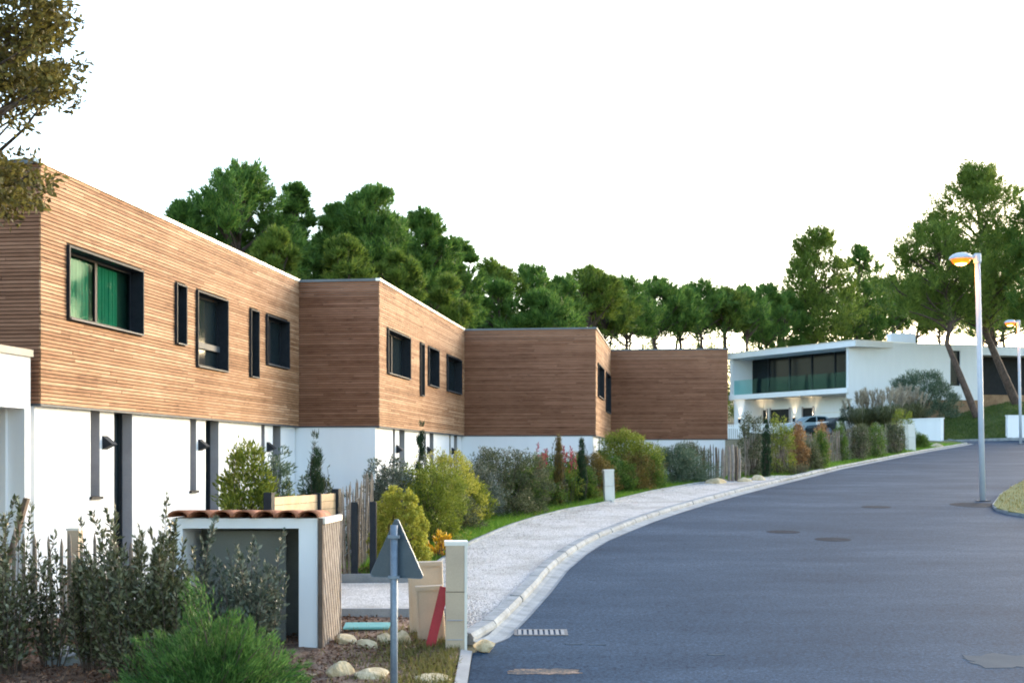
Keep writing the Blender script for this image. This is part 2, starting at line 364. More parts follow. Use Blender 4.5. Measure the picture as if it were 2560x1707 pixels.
# mulch bed at the front
def mz(x, y): return zt(x, y) + .012
mbx = np.arange(-9, -.44, .3); mby = np.arange(8, 17.3, .3)
V, Fs = grid_mesh(mbx, mby, lambda x, y: mz(x, y) + .03 * np.sin(x*3.1) * np.cos(y*2.3) + .02)
mulch = struct('mulch_bed', (V, Fs), M['mulch'], True)
mulch2 = struct('mulch_strip', grid_mesh(np.arange(-4.6, -1.5, .3), np.arange(20.9, 21.9, .2), lambda x, y: zt(x, y) + .03), M['mulch'])
struct('driveway_edging', MB().bar((-5.2, 17.3, G(17.3)+.05), (-.62, 17.3, G(17.3)+.05), .09, .16).bar((-5.2, 20.2, G(20.2)+.07), (-1.5, 20.2, G(20.2)+.07), .09, .2), M['concrete_dark'])
struct('asphalt_edge_strip', strip(lambda y: -.58 + 0*y, lambda y: -.452 + 0*y, np.arange(8, 15.2, .5), lambda y: G(y)+.05, lambda y: G(y)+.03, 1), M['concrete_dark'])

# lawn bank at the right, up to the tan wall of the white house
LB = [[P(2362,1106,74.5), P(2440,1103,74.6), P(2520,1100,74.8), P(2640,1096,75.2), P(2900,1096,76)],
      [P(2362,1082,77), P(2440,1072,77.2), P(2520,1062,77.4), P(2640,1060,78), P(2900,1060,79)],
      [P(2362,1056,80), P(2440,1042,80.5), P(2520,1022,81), P(2640,1020,81.5), P(2900,1020,83)],
      [P(2362,1046,86), P(2440,1024,86), P(2520,1006,86.5), P(2640,1005,87), P(2900,1005,89)]]
lawn = struct('lawn_bank', ([tuple(p) for r in LB for p in r], [(j*5+k, j*5+k+1, (j+1)*5+k+1, (j+1)*5+k) for j in range(3) for k in range(4)]), M['turf'], True)
lk = MB()
for a, b_ in (((2362,1104,74.2),(2520,1098.5,74.5)), ((2520,1098.5,74.5),(2900,1096,75.2))):
    lk.bar(P(*a) + Vector((0,0,.02)), P(*b_) + Vector((0,0,.02)), .3, .16)
struct('far_kerb', lk, M['concrete'])
# grass island at the right
isl = [PG(*p) for p in [(2484,1268),(2500,1243),(2530,1222),(2560,1206),(2640,1180),(2900,1180),(2900,1310),(2640,1300),(2560,1292),(2520,1285),(2492,1277)]]
mb = MB().prism([(x, y, G(y) - .05) for x, y in isl], (0, 0, .13)); struct('grass_island', mb, M['turf'])
ic = MB()
for i in range(len(isl)):
    a, b_ = isl[i], isl[(i+1) % len(isl)]
    ic.bar((a[0], a[1], G(a[1])+.03), (b_[0], b_[1], G(b_[1])+.0), .06, .1)
struct('island_kerb', ic, M['concrete'])

# ------------------------------------------------------------------ wooden houses
O = Vector((-6.07, 16.94, 0)); U = Vector((.1298, .9915, 0)).normalized(); N = Vector((U.y, -U.x, 0)); ROT = math.atan2(U.y, U.x)
BASE = E - 2.05
def s_of(px, t):
    r = (px - CX) / F
    return (r * (O.y + t*N.y) - O.x - t*N.x) / (U.x - r * U.y)
def wall_cells(x0, x1, z0, z1, ops):
    zs = sorted({z0, z1, *[min(max(o[k], z0), z1) for o in ops for k in (2, 3)]}); out = []
    for a, b_ in zip(zs, zs[1:]):
        if b_ - a < 1e-4: continue
        zc = (a + b_) / 2; cur = x0
        for o in sorted([o for o in ops if o[2] < zc < o[3]]):
            if o[0] > cur: out.append((cur, o[0], a, b_))
            cur = max(cur, o[1])
        if cur < x1: out.append((cur, x1, a, b_))
    return out
UNIT = mesh('board', MB().box(0, 1, -.024, 0, -.0195, .0195).v, MB().box(0, 1, -.024, 0, -.0195, .0195).f, None)
UNIT.materials.append(M['board'])
PITCH = .05
def rows(z0, z1):
    n = int(round((z1 - z0) / PITCH)); return [z0 + (i + .5) * (z1 - z0) / n for i in range(n)]
def row_boards(x0, x1, z, ops, rnd, lo=2.6, hi=4.4):
    segs = []; cur = x0
    for o in sorted([o for o in ops if o[2] - .02 < z < o[3] + .02]):
        if o[0] > cur: segs.append((cur, o[0]))
        cur = max(cur, o[1])
    if cur < x1: segs.append((cur, x1))
    cuts = []; c = x0 + rnd.uniform(.4, lo)
    while c < x1: cuts.append(c); c += rnd.uniform(lo, hi)
    out = []
    for a, b_ in segs:
        pts = [a] + [c for c in cuts if a + .15 < c < b_ - .15] + [b_]
        out += [(p + .002, q - .002) for p, q in zip(pts, pts[1:])]
    return out
ZW0, ZW1 = 2.74, 5.85
def make_window(root, x0, x1, z0, z1, kind, label=None, curtain=False):
    """opening in the facade plane (local y = 0): a dark metal surround that stands proud, panes set back in it"""
    t = .028; w = part('window', MB().box(x0, x1, .2, .24, z0, z1), M['dark'], root)
    fr = MB().box(x0, x0+t, -.07, .2, z0, z1).box(x1-t, x1, -.07, .2, z0, z1).box(x0+t, x1-t, -.068, .2, z1-t, z1)
    part('frame', fr, M['anthracite'], w)
    part('sill', MB().add([(x0+t,-.085,z0),(x1-t,-.085,z0),(x1-t,.2,z0+.05),(x0+t,.2,z0+.05),(x0+t,-.085,z0-.02),(x1-t,-.085,z0-.02),(x1-t,.2,z0-.02),(x0+t,.2,z0-.02)],
         [(0,1,2,3),(7,6,5,4),(0,4,5,1),(1,5,6,2),(2,6,7,3),(3,7,4,0)]), M['sill'], w)
    gx0, gx1, gz0, gz1 = x0+t, x1-t, z0+.03, z1-t; y = .15
    def pane(a, b_, c, d):
        if curtain: part('pane', MB().box(a, b_, y, y+.008, c, d), M['clear'], w)
        else: part('pane', MB().box(a, b_, y, y+.008, c, d), M['glass'], w)
        f = .035; part('sash', MB().box(a, a+f, y-.02, y-.001, c, d).box(b_-f, b_, y-.02, y-.001, c, d).box(a+f, b_-f, y-.02, y-.001, c, c+f).box(a+f, b_-f, y-.02, y-.001, d-f, d), M['anthracite'], w)
    if kind == 'slit': pane(gx0, gx1, gz0, gz1)
    elif kind == 'double':
        mid = (gx0 + gx1) / 2; pane(gx0, mid, gz0, gz1); pane(mid, gx1, gz0, gz1)
    elif kind == 'transom':
        zm = gz0 + .36; pane(gx0, gx1, gz0, zm); pane(gx0, gx1, zm, gz1)
        part('transom_bar', MB().box(gx0, gx1, y-.06, y-.021, zm-.05, zm+.05), M['sill'], w)
    if curtain:
        mid = (gx0+gx1)/2
        for a, b_ in ((gx0+.02, mid-.15), (mid+.03, gx1-.4)):
            n = 60; V = []
            for i in range(n+1):
                u_ = a + (b_-a)*i/n; yy = .176 + .008*math.sin(i*1.1) + .005*math.sin(i*.43)
                V += [(u_, yy, gz0), (u_, yy, gz1-.06)]
            part('curtain', (V, [(2*i, 2*i+2, 2*i+3, 2*i+1) for i in range(n)]), M['curtain'], w, True)
    if label: w['label'] = label
    return w
def wall_lamp(root, x, z, y=.07):
    mb = MB().prism([(x-.09, y, z+.1), (x-.09, y, z-.1), (x-.09, y-.155, z-.025)], (.18, 0, 0))
    return part('wall_lamp', mb, M['anthracite'], root)
def house(label, s0, t0, L, wins, ops, lamps, depth=9., boards=False, pale_front=True, seed=1, side_dark=False):
    rnd = random.Random(seed)
    h = thing('wooden_house', label, 'house', O + U*s0 + N*t0 + Vector((0,0,BASE)), ROT, 'stepped row of larch clad houses')
    wo = [(s_of(a, t0)-s0, s_of(b_, t0)-s0, z0, z1) for a, b_, z0, z1, k, c, lb in wins]
    go = [(s_of(a, t0-.07)-s0, s_of(b_, t0-.07)-s0, z0, 2.74) for a, b_, z0 in ops]
    # white ground floor
    w = MB()
    for c in wall_cells(0.02, L, -.6, ZW0, go): w.box(c[0], c[1], .07, .27, c[2], c[3])
    w.box(.02, .22, .27, depth, -.6, ZW0); w.box(L-.2, L-.002, .27, depth, -.6, ZW0)
    part('ground_floor_wall', w, M['render'], h)
    # upper backing wall, floor slab and roof
    u_ = MB()
    for c in wall_cells(.03, L-.002, ZW0+.03, ZW1-.02, wo): u_.box(c[0], c[1], .002, .16, c[2], c[3])
    u_.box(.03, .16, .16, depth, ZW0+.03, ZW1-.02); u_.box(L-.16, L-.002, .16, depth, ZW0+.03, ZW1-.02)
    part('upper_wall', u_, M['backing'], h)
    part('floor_soffit', MB().box(.0, L-.002, -.024, depth, ZW0-.0, ZW0+.028), M['sill'], h)
    part('roof', MB().box(.02, L-.004, .01, depth, ZW1-.3, ZW1-.03), M['roof'], h)
    cm = M['coping_light'] if pale_front else M['coping_dark']
    part('roof_coping', MB().box(-.04, L-.01, -.05, .05, ZW1+.0, ZW1+.055), cm, h)
    part('side_coping', MB().box(-.035, .22, .052, depth, ZW1-.002, ZW1+.05).box(.222, L-.012, .052, .25, ZW1-.004, ZW1+.048), M['coping_dark'], h)
    # cladding of the front
    joined = MB(); n = 0
    for z in rows(ZW0+.03, ZW1):
        for a, b_ in row_boards(0, L-.004, z, wo, rnd, 3.1, 4.6):
            j = rnd.uniform(-.003, .003)
            if boards and n < 300:
                o = link('board', UNIT, h); o.location = (a, j, z); o.scale = (b_-a, 1, 1); n += 1
            else: joined.box(a, b_, -.024+j, j, z-.0195, z+.0195)
    if joined.v: part('front_cladding', joined, M['clad'], h, kind='stuff')
    # cladding of the side that faces the street's lower end
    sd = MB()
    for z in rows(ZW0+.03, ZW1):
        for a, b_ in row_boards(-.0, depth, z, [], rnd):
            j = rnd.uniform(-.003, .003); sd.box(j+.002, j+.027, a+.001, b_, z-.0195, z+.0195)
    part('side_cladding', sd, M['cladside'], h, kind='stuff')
    for (a, b_, z0, z1, k, c, lb), o in zip(wins, wo): make_window(h, o[0], o[1], z0, z1, k, lb, c)
    for o in go:
        nm = 'glazed_door' if o[2] < .3 else 'slit_window'
        d = part(nm, MB().box(o[0], o[1], .262, .275, o[2], o[3]), M['glass'], h)
        part('reveal', MB().box(o[1]-.006, o[1]+.0, .075, .262, o[2], o[3]).box(o[0], o[0]+.006, .075, .262, o[2], o[3]), M['reveal'], d)
        part('frame', MB().box(o[0]+.006, o[0]+.04, .23, .262, o[2], o[3]).box(o[1]-.055, o[1]-.006, .225, .262, o[2], o[3]), M['anthracite'], d)
        if o[2] > .3: part('sill', MB().box(o[0]-.03, o[1]+.03, .03, .26, o[2]-.04, o[2]), M['anthracite'], d)
    for px, py in lamps:
        sx = s_of(px, t0-.07)-s0; Dp = (O + U*(sx+s0) + N*t0).y; wall_lamp(h, sx, E + (HY-py)/F*Dp - BASE)
    return h
T_, B_, B2_ = 4.92, 3.95, 3.64       # window head and the two sill levels above the base
h1 = house('nearest larch clad house with green curtains in its wide window', 0, 0, 11.44,
    [(162,350,B_,T_,'double',True,'wide window with green curtains'), (433,459,B_,T_,'slit',False,None), (486,563,B2_,T_,'transom',False,None), (620,641,B2_,T_,'slit',False,None), (661,717,B_,T_,'double',False,None)],
    [(226,250,1.53), (285,331,.02), (475,491,1.53), (514,547,.02), (653,662,1.53), (682,702,.02)], [(262,1106), (500,1112), (670,1117)], boards=True, seed=2)
h2 = house('second wooden house up the street, behind the clipped yellow bush', 11.455, 1.755, 10.92,
    [(964,1021,B_,T_,'double',False,None), (1047,1056,B2_,T_,'slit',False,None), (1067,1093,B_,T_,'slit',False,None), (1114,1150,B_,T_,'double',False,None)],
    [(982,988,1.53), (998,1012,.02), (1060,1065,1.53), (1074,1084,.02), (1123,1127,1.53), (1135,1143,.02)], [(992,1122), (1069,1125), (1130,1127)], seed=4)
h3 = house('third wooden house whose wide plain board side stands between two narrow fronts', 22.385, 5.633, 7.76,
    [(1492,1506,B_,T_,'double',False,None), (1512.5,1523,B2_,T_,'double',False,None)], [(1497,1500,1.53)], [(1495.5,1130)], seed=6, pale_front=False)
h4 = house('farthest wooden house, only its plain brown side showing above the paling fence', 30.15, 9.668, 9.,
    [], [], [], seed=8, pale_front=False)
# the low white wing of the nearest house, at the left edge
wg = MB()
for c in wall_cells(-9, -.09, -.6, 3.36, [(-7., s_of(62, -.07), -.6, s_of(0,0)*0 + 2.70)]): wg.box(c[0], c[1], .07, .3, c[2], c[3])
wg.box(-.29, -.09, .3, 9, -.6, 3.36)
part('low_wing_wall', wg, M['render'], h1)
part('wing_coping', MB().box(-9, -.085, .03, .34, 3.36, 3.45), M['coping_dark'], h1)
part('wing_roof', MB().box(-9, -.3, .34, 9, 3.1, 3.3), M['roof'], h1)
part('porch_back_wall', MB().box(-9, -.3, 3.2, 3.3, -.6, 3.1).box(s_of(62,-.07)+.002, s_of(62,-.07)+.1, .3, 3.2, -.6, 3.1), M['reveal'], h1)

# ------------------------------------------------------------------ the white house on the hill
A = P(1825, 1000, 97).xy; B = P(2121, 1000, 86.5).xy; Cc = P(2640, 1000, 90.2).xy
A, B, Cc = (Vector((v.x, v.y, 0)) for v in (A, B, Cc))
fd = (A - B).normalized(); fin = Vector((-fd.y, fd.x, 0)); fin = fin if fin.y > 0 else -fin   # along the front, into the house
if fin.x < 0: fin = Vector((fd.y, -fd.x, 0))
wd = (Cc - B).normalized(); win = Vector((-wd.y, wd.x, 0))
LF = (A - B).length
def relz(z): return Vector((0, 0, E + z))
ZT, ZS, ZF = 7.75, 4.38, 1.55        # roof top, underside of the balcony slab, ground (above eye level)
wh = thing('white_house', 'white flat roofed house with a long glazed balcony on the hill', 'house', (0,0,0))
def slab(a, b_, inn, d0, d1, z0, z1):          # plan strip from a to b_, pushed in d0..d1
    return [a + inn*d0 + relz(z0), b_ + inn*d0 + relz(z0), b_ + inn*d1 + relz(z0), a + inn*d1 + relz(z0)], (0, 0, z1 - z0)
Bo = B + (B - A).normalized() * .9
part('roof', MB().prism(*slab(A, Bo, fin, -.25, 6, ZT-.38, ZT)), M['render'], wh)
part('roof_trim', MB().prism(*slab(A, Bo, fin, -.28, 6, ZT, ZT+.05)), M['coping_light'], wh)
part('balcony_slab', MB().prism(*slab(A, B, fin, -.1, 6, ZS, ZS+.34)), M['render'], wh)
part('end_wall', MB().prism(*slab(A, A - fd*.3, fin, 0, 6, ZS+.34, ZT-.38)), M['render'], wh)
part('ground_floor_wall', MB().prism(*slab(A - fd*.2, B, fin, 1.9, 2.2, ZF-1, ZS)).prism(*slab(A - fd*.35, A - fd*1.5, fin, .1, 1.9, ZF-1, ZS)), M['render'], wh)
def on_front(px, inset):                        # distance from B along the front for an image column, on the plane set in by inset
    r = (px - CX) / F; o = B + fin*inset
    return (r*o.y - o.x) / (fd.x - r*fd.y)
g0, g1 = on_front(2150, 1.9), on_front(1872, 1.9)
for i in range(5):
    a, b_ = g0 + (g1-g0)*i/5, g0 + (g1-g0)*(i+1)/5
    q = part('balcony_window', MB().prism(*slab(B + fd*(a+.04), B + fd*(b_-.04), fin, 1.86, 1.9, ZS+.34, ZT-.42)), M['glass2'], wh)
    part('frame', MB().prism(*slab(B + fd*(b_-.06), B + fd*(b_+.06), fin, 1.8, 1.9, ZS+.34, ZT-.4)), M['anthracite'], q)
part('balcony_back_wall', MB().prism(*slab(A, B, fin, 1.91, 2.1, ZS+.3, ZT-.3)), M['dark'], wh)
for i in range(6):
    a, b_ = .15 + (LF-.5)*i/6, .15 + (LF-.5)*(i+1)/6 - .04
    part('balustrade_panel', MB().prism(*slab(B + fd*a, B + fd*b_, fin, .08, .095, ZS+.36, ZS+1.4)), M['balu'], wh)
for px, w_ in ((2021, .5), (1951, 1.0), (1895, 1.0)):
    a = on_front(px, 1.9); q = part('garage_opening' if w_ > .6 else 'front_door', MB().prism(*slab(B + fd*(a-w_), B + fd*(a+w_), fin, 1.86, 1.9, ZF-.5, ZS-.75)), M['dark'], wh)
    part('frame', MB().prism(*slab(B + fd*(a-w_-.1), B + fd*(a-w_), fin, 1.8, 1.9, ZF-.5, ZS-.65)).prism(*slab(B + fd*(a+w_), B + fd*(a+w_+.1), fin, 1.8, 1.9, ZF-.5, ZS-.65)), M['reveal'], q)
a0, a1 = on_front(2110, 1.9), on_front(2052, 1.9)
gd = part('garage_door', MB().prism(*slab(B + fd*a0, B + fd*a1, fin, 1.82, 1.9, ZF-.5, ZS-.5)), M['coping_light'], wh)
for i in range(4):
    part('door_panel', MB().prism(*slab(B + fd*(a0+.06), B + fd*(a1-.06), fin, 1.78, 1.82, ZF-.45+i*.72, ZF+.22+i*.72)), M['render'], gd)
for px in (1851, 1918, 1987, 2035):
    ins = 1.9 if px > 1880 else .1
    a = on_front(px, ins); c = B + fd*a + fin*(ins-.16) + relz(2.85)
    q = part('wall_lamp', MB().prism([c + fd*x + Vector((0,0,z)) for x, z in ((-.07,-.16),(.07,-.16),(.07,.16),(-.07,.16))], fin*.1), M['anthracite'], wh)
    part('lamp_glow', MB().prism([c + fd*x + fin*.02 + Vector((0,0,.162)) for x in (-.05,.05)] + [c + fd*x + fin*.08 + Vector((0,0,.162)) for x in (.05,-.05)], (0,0,.01)), M['sconce_lit'], q)
    for sg in (1, -1):
        ld = bpy.data.lights.new('wall_lamp_light', 'SPOT'); lo = bpy.data.objects.new('wall_lamp_light', ld); C.objects.link(lo)
        lo.location = c + fin*.03 + Vector((0, 0, .24*sg)); lo.rotation_euler = (R(180) if sg > 0 else 0, 0, 0); ld.spot_size = R(65); ld.spot_blend = .6; ld.energy = 14 if sg > 0 else 8; ld.color = (1, .72, .4); ld.shadow_soft_size = .04
# right hand wall, raised on a tan plinth, then a dark glazed recess at its far end
def on_wall(px, inset=0):
    r = (px - CX) / F; o = B + win*inset; return (r*o.y - o.x) / (wd.x - r*wd.y)
ZB = 4.0; e1 = on_wall(2452); LW = (Cc - B).length; wa, wb = on_wall(2376), on_wall(2401)
cells = wall_cells(.0, e1, ZB, ZT-.02, [(wa, wb, 4.95, 7.3)]); mb = MB()
for x0, x1, z0, z1 in cells: mb.prism(*slab(B + wd*x0, B + wd*x1, win, 0, .3, z0, z1))
mb.prism(*slab(B + wd*e1, B + wd*LW, win, -.0, 4, ZT-.7, ZT-.15)).prism(*slab(B + wd*LW, B + wd*(LW+.4), win, 0, 5, ZB, ZT-.15))
part('right_wall', mb, M['render'], wh)
part('lower_right_wall', MB().prism(*slab(B + wd*.3, B + wd*5, win, .05, .3, ZF-1, ZB)), M['render'], wh)
part('plinth', MB().prism(*slab(B + wd*5.01, B + wd*e1, win, .06, .4, ZF-1, ZB)), M['tan'], wh)
q = part('tall_window', MB().prism(*slab(B + wd*wa, B + wd*wb, win, .2, .22, 4.95, 7.3)), M['glass'], wh)
part('frame', MB().prism(*slab(B + wd*wa, B + wd*(wa+.06), win, .1, .2, 4.95, 7.3)).prism(*slab(B + wd*(wb-.06), B + wd*wb, win, .1, .2, 4.95, 7.3)), M['anthracite'], q)
part('louvre', MB().prism(*slab(B + wd*(wa+.06), B + wd*(wb-.06), win, .12, .16, 5.0, 5.06)), M['anthracite'], q)
for i in range(1, 16):
    part('louvre', MB().prism(*slab(B + wd*(wa+.06), B + wd*(wb-.06), win, .12, .16, 5.0+i*.148, 5.06+i*.148)), M['anthracite'], q)
part('recess_glazing', MB().prism(*slab(B + wd*(e1+.05), B + wd*LW, win, 1.5, 1.6, ZB+.4, ZT-.7)), M['dark'], wh)
part('recess_floor', MB().prism(*slab(B + wd*e1, B + wd*LW, win, 0, 4, ZB-2.5, ZB+.38)), M['tan'], wh)
part('roof_deck', MB().prism([B + relz(ZT-.06) + win*.3, B + wd*LW + relz(ZT-.06) + win*.3, B + wd*LW + relz(ZT-.06) + win*9, A + fin*6 + relz(ZT-.06)], (0,0,-.2)), M['roof'], wh)
c = P(2258, 842, 91); part('roof_vent', MB().box(c.x-.85, c.x+.85, c.y, c.y+1, c.z-.9, c.z+.25), M['render'], wh)

# ------------------------------------------------------------------ walls, fences and street things
zr = lambda v: E + v
a, b_ = P(2359, 1044, 75), Vector((15.2, 90., 0)); d = Vector((b_.x - a.x, b_.y - a.y, 0)).normalized(); wz = a.z
nn = Vector((-d.y, d.x, 0)); a0 = Vector((a.x, a.y, 0))
gw = thing('garden_wall', 'low white rendered wall behind the paling fence, in front of the white house', 'wall', (0,0,0))
part('wall', MB().prism([a0 + Vector((0,0,2.6)), a0 + d*17 + Vector((0,0,2.6)), a0 + d*17 + nn*.25 + Vector((0,0,2.6)), a0 + nn*.25 + Vector((0,0,2.6))], (0,0,wz-2.66)), M['render'], gw)
part('coping', MB().prism([a0 - d*.03 - nn*.03 + Vector((0,0,wz-.06)), a0 + d*17 - nn*.03 + Vector((0,0,wz-.06)), a0 + d*17 + nn*.28 + Vector((0,0,wz-.06)), a0 - d*.03 + nn*.28 + Vector((0,0,wz-.06))], (0,0,.06)), M['render'], gw)
c = P(2519, 1098, 75); gp = thing('gate_wall', 'short white gate wall at the right edge, beside the lawn bank', 'wall', (c.x, c.y, c.z - .1))
part('wall', MB().box(0, 4, 0, .3, 0, 1.42), M['render'], gp); part('coping', MB().box(-.03, 4, -.03, .33, 1.42, 1.48), M['render'], gp)

STK = []
for i in range(6):
    r_ = random.Random(40 + i); mb = MB(); h = 1.; bx, by = r_.uniform(-.015, .015), r_.uniform(-.015, .015)
    mb.tube([(0,0,-.25),(bx,by,.35),(bx*.3,by,.7),(0,0,.93),(0,0,1.)], [.021,.02,.019,.017,.004], 6); STK.append(mesh('picket', mb.v, mb.f, M['paling']))
def picket(root, p, h, i, w=1., rnd=random, mat=None):
    o = link('picket', STK[i % 6], root); o.location = Vector(p) - root.location; o.scale = (w, w, h); o.rotation_euler = (rnd.uniform(-.04,.04), rnd.uniform(-.04,.04), rnd.uniform(0, 6)); return o
def paling(label, a, b_, step, h, seed, w=1., zf=None):
    rnd = random.Random(seed); a, b_ = Vector((*a, 0)), Vector((*b_, 0)); n = int((b_-a).length / step); z0 = float(zt(a.x, a.y)) if zf is None else zf(a.x, a.y)
    f = thing('paling_fence', label, 'fence', (a.x, a.y, z0)); wires = [MB(), MB()]; last = None
    for i in range(n + 1):
        p = a + (b_-a) * ((i + rnd.uniform(-.25,.25)) / n); z = float(zt(p.x, p.y)) if zf is None else zf(p.x, p.y); hh = h * rnd.uniform(.93, 1.06)
        picket(f, (p.x, p.y, z), hh, i, w * rnd.uniform(.85, 1.2), rnd)
        cur = [Vector((p.x, p.y, z + h*k)) - f.location for k in (.3, .8)]
        if last:
            for k in (0, 1): wires[k].bar(last[k], cur[k], .006, .006)
        last = cur
    for k in (0, 1): part('wire', wires[k], M['galv'], f)
    return f
paling('chestnut paling fence climbing beside the road up to the white house', (7.75, 43.9), (18.2, 61.6), .15, 1.28, 5, .9, zf=lambda x, y: G(y) + .02)
paling('pale paling fence in front of the farthest wooden house', (5.92, 42.7), (7.3, 43.4), .10, 1.35, 6, 1.15, zf=lambda x, y: G(y) - .25)
paling('row of tall thin stakes receding beside the clipped yellow bush', (-2.56, 20.2), (-2.5, 25.5), .2, 1.5, 7, .8)
paling('pointed paling fence behind the dark shrubs at the left edge', (-6.3, 15.6), (-4.5, 15.6), .135, 1.28, 8, 1.2)
sp = thing('stake_bundle', 'thick weathered stakes standing tight together between the rocks', 'fence', (0,0,0)); sp.location = Vector((6.9, 41.4, G(41.4)))
for i, (px, w_, h) in enumerate(((1790, 2.4, 1.2), (1822, 2.6, 1.2), (1831, 2.8, 1.28), (1840, 3., 1.22), (1848, 2.2, 1.15), (1808, 1.8, 1.12))):
    p = P(px, 1210, 41.4 + .12*(i % 2)); o = link('stake', mesh('stake', STK[i].copy().name and MB().tube([(0,0,-.2),(.01,0,.6),(0,0,.96),(0,0,1.)], [.024,.023,.02,.012], 7).v, MB().tube([(0,0,-.2),(.01,0,.6),(0,0,.96),(0,0,1.)], [.024,.023,.02,.012], 7).f, M['paling_dark'] if i in (0, 3) else M['greywood']), sp)
    o.location = Vector((p.x, p.y, G(p.y)-.05)) - sp.location; o.scale = (w_*.78, w_*.78, h*1.0)
# gate posts among the stakes
gpst = thing('gate_post', 'pair of black metal gate posts among the thin stakes', 'post', (-2.35, 20.3, float(zt(-2.35, 20.3))))
for dx, dy in ((-.07, .0), (.2, .15)):
    part('post', MB().box(dx-.05, dx+.05, dy-.05, dy+.05, -.1, 1.26), M['anthracite'], gpst)
part('hinge_arm', MB().box(-.12, -.02, -.06, .04, 1.1, 1.24), M['anthracite'], gpst)
wpz = float(zt(-2.66, 19.6)); wp_ = thing('white_post', 'small white post beside the slatted shelter', 'post', (-2.62, 19.7, wpz))
part('post', MB().box(-.05, .05, -.05, .05, -.1, 1.0), M['render'], wp_); part('cap', MB().box(-.055, .055, -.055, .055, 1.0, 1.03), M['whitepl'], wp_)

# utility pillars
def pillar(label, px, py, D, w, d_, h, tilt=0, rz=.06, body='beige'):
    p = P(px, py, D); t = thing('utility_pillar', label, 'utility pillar', (p.x, p.y, p.z), rz, 'cream utility pillars along the path'); t.rotation_euler.y = tilt
    part('lower_body', MB().box(-w/2, w/2, -d_/2, d_/2, -.15, h*.52), M[body], t)
    part('upper_door', MB().box(-w/2+.004, w/2-.004, -d_/2-.008, d_/2, h*.527, h-.045), M[body], t)
    part('side_panel', MB().box(w/2, w/2+.03, -d_/2-.01, d_/2+.01, -.15, h-.045), M['whitepl'], t)
    part('cap', MB().box(-w/2-.012, w/2+.04, -d_/2-.015, d_/2+.015, h-.045, h), M['whitepl'], t)
    return t
pl = pillar('cream utility pillar at the road edge with the red board beside it', 1137, 1612, 15.2, .215, .3, 1.2)
part('door_seam', MB().box(-.09, .09, -.162, -.151, .3, .312).box(-.09, .09, -.162, -.151, .08, .09), M['reveal'], pl)
pillar('leaning cream utility pillar in front of the third wooden house', 1522, 1260, 34.1, .22, .3, .9, -.035, body='whitepl')
pillar('cream stone coloured pillar at the upper end of the paling fence', 2276, 1129, 62.4, .3, .45, 1.3, -.04, body='whitepl')
# loose cabinet panels, the red board
def leaning(name, label, cat, x0, x1, y, z0, h, th, lean, mat, rz=0, roll=0, ridge=None):
    t = thing(name, label, cat, ((x0+x1)/2, y, z0), rz); t.rotation_euler = (-lean, roll, rz); w = x1 - x0
    part('panel', MB().box(-w/2, w/2, -th/2, th/2, 0, h), mat, t)
    if ridge:
        part('rim', MB().box(-w/2, w/2, -th/2-.02, -th/2-.001, h-.05, h).box(-w/2, -w/2+.025, -th/2-.02, -th/2-.001, 0, h-.05).box(w/2-.025, w/2, -th/2-.02, -th/2-.001, 0, h-.05), mat, t)
    return t
z_ = float(zt(-1, 16)) + .0
D1 = 16.1; f = D1 / F
leaning('cabinet_panel', 'large beige cabinet panel standing behind the smaller one', 'panel', (1026-CX)*f, (1112-CX)*f, D1, z_, (1597-1410)*f, .07, -.06, M['beige'], 0, -.03, True)
D2 = 15.6; f = D2 / F
leaning('cabinet_panel', 'smaller beige cabinet panel in front, partly behind the red board', 'panel', (1046-CX)*f, (1114-CX)*f, D2, z_-.02, (1606-1460)*f, .05, -.09, M['beige'], 0, -.05, True)
D3 = 15.2; f = D3 / F
rb = thing('red_board', 'long red board leaning against the cream utility pillar', 'board', ((1075-CX)*f, D3, z_-.02)); rb.rotation_euler = (-.05, .235, 0)
part('face', MB().box(-.05, .05, -.02, .02, 0, .72), M['red'], rb)
part('edge_lip', MB().box(.03, .055, -.03, -.021, 0, .72).box(-.055, -.045, -.03, -.021, 0, .72), M['red'], rb)

# traffic sign seen from behind
D0 = 12.7; p = P(985, 1149, D0); sg = thing('traffic_sign', 'back of a grey triangular road sign on a galvanised post', 'sign', (p.x, D0, G(D0)))
zb = G(D0); f = D0 / F; zl = lambda py: E + (HY - py) * f - zb
part('post', MB().tube([(0,0,-.3),(.02*f,0,.6),(.0,0,zl(1312))], .036, 10), M['galv'], sg, True)
def tri(sc):
    hw, zt0, zb0 = 80*f*sc, zl(1290) , zl(1446); zc = zb0 + (zt0-zb0)/3; pts = []
    for cx_, cz_ in ((0, zt0), (-hw, zb0), (hw, zb0)):
        cz_ = zc + (cz_-zc)*sc; rr = .03; dx, dz = -cx_, zc - cz_; L_ = math.hypot(dx, dz); ox, oz = cx_ + dx/L_*rr*2, cz_ + dz/L_*rr*2; a0_ = math.atan2(-dz, -dx)
        for q in range(-3, 4): pts.append((ox + rr*math.cos(a0_ + q*.349), -.0, oz + rr*math.sin(a0_ + q*.349)))
    return pts
sr = R(-24)
pt = part('sign_plate', MB().prism(tri(.985), (0, .012, 0)), M['signback'], sg); pt.location = (.02, .06, 0); pt.rotation_euler = (0, 0, sr)
tt = tri(1.0); ti = tri(.97); k = len(tt); rim = MB(); off = Vector((0, -.016, 0))
for i in range(k):
    j = (i+1) % k; q = [Vector(tt[i]), Vector(tt[j]), Vector(ti[j]), Vector(ti[i])]; rim.add(q + [v + off for v in q], [(0,1,2,3),(7,6,5,4),(0,4,5,1),(2,6,7,3)])
rm = part('sign_rim', rim, M['signrim'], sg); rm.location = pt.location + Vector((.004,.012,0)); rm.rotation_euler = pt.rotation_euler
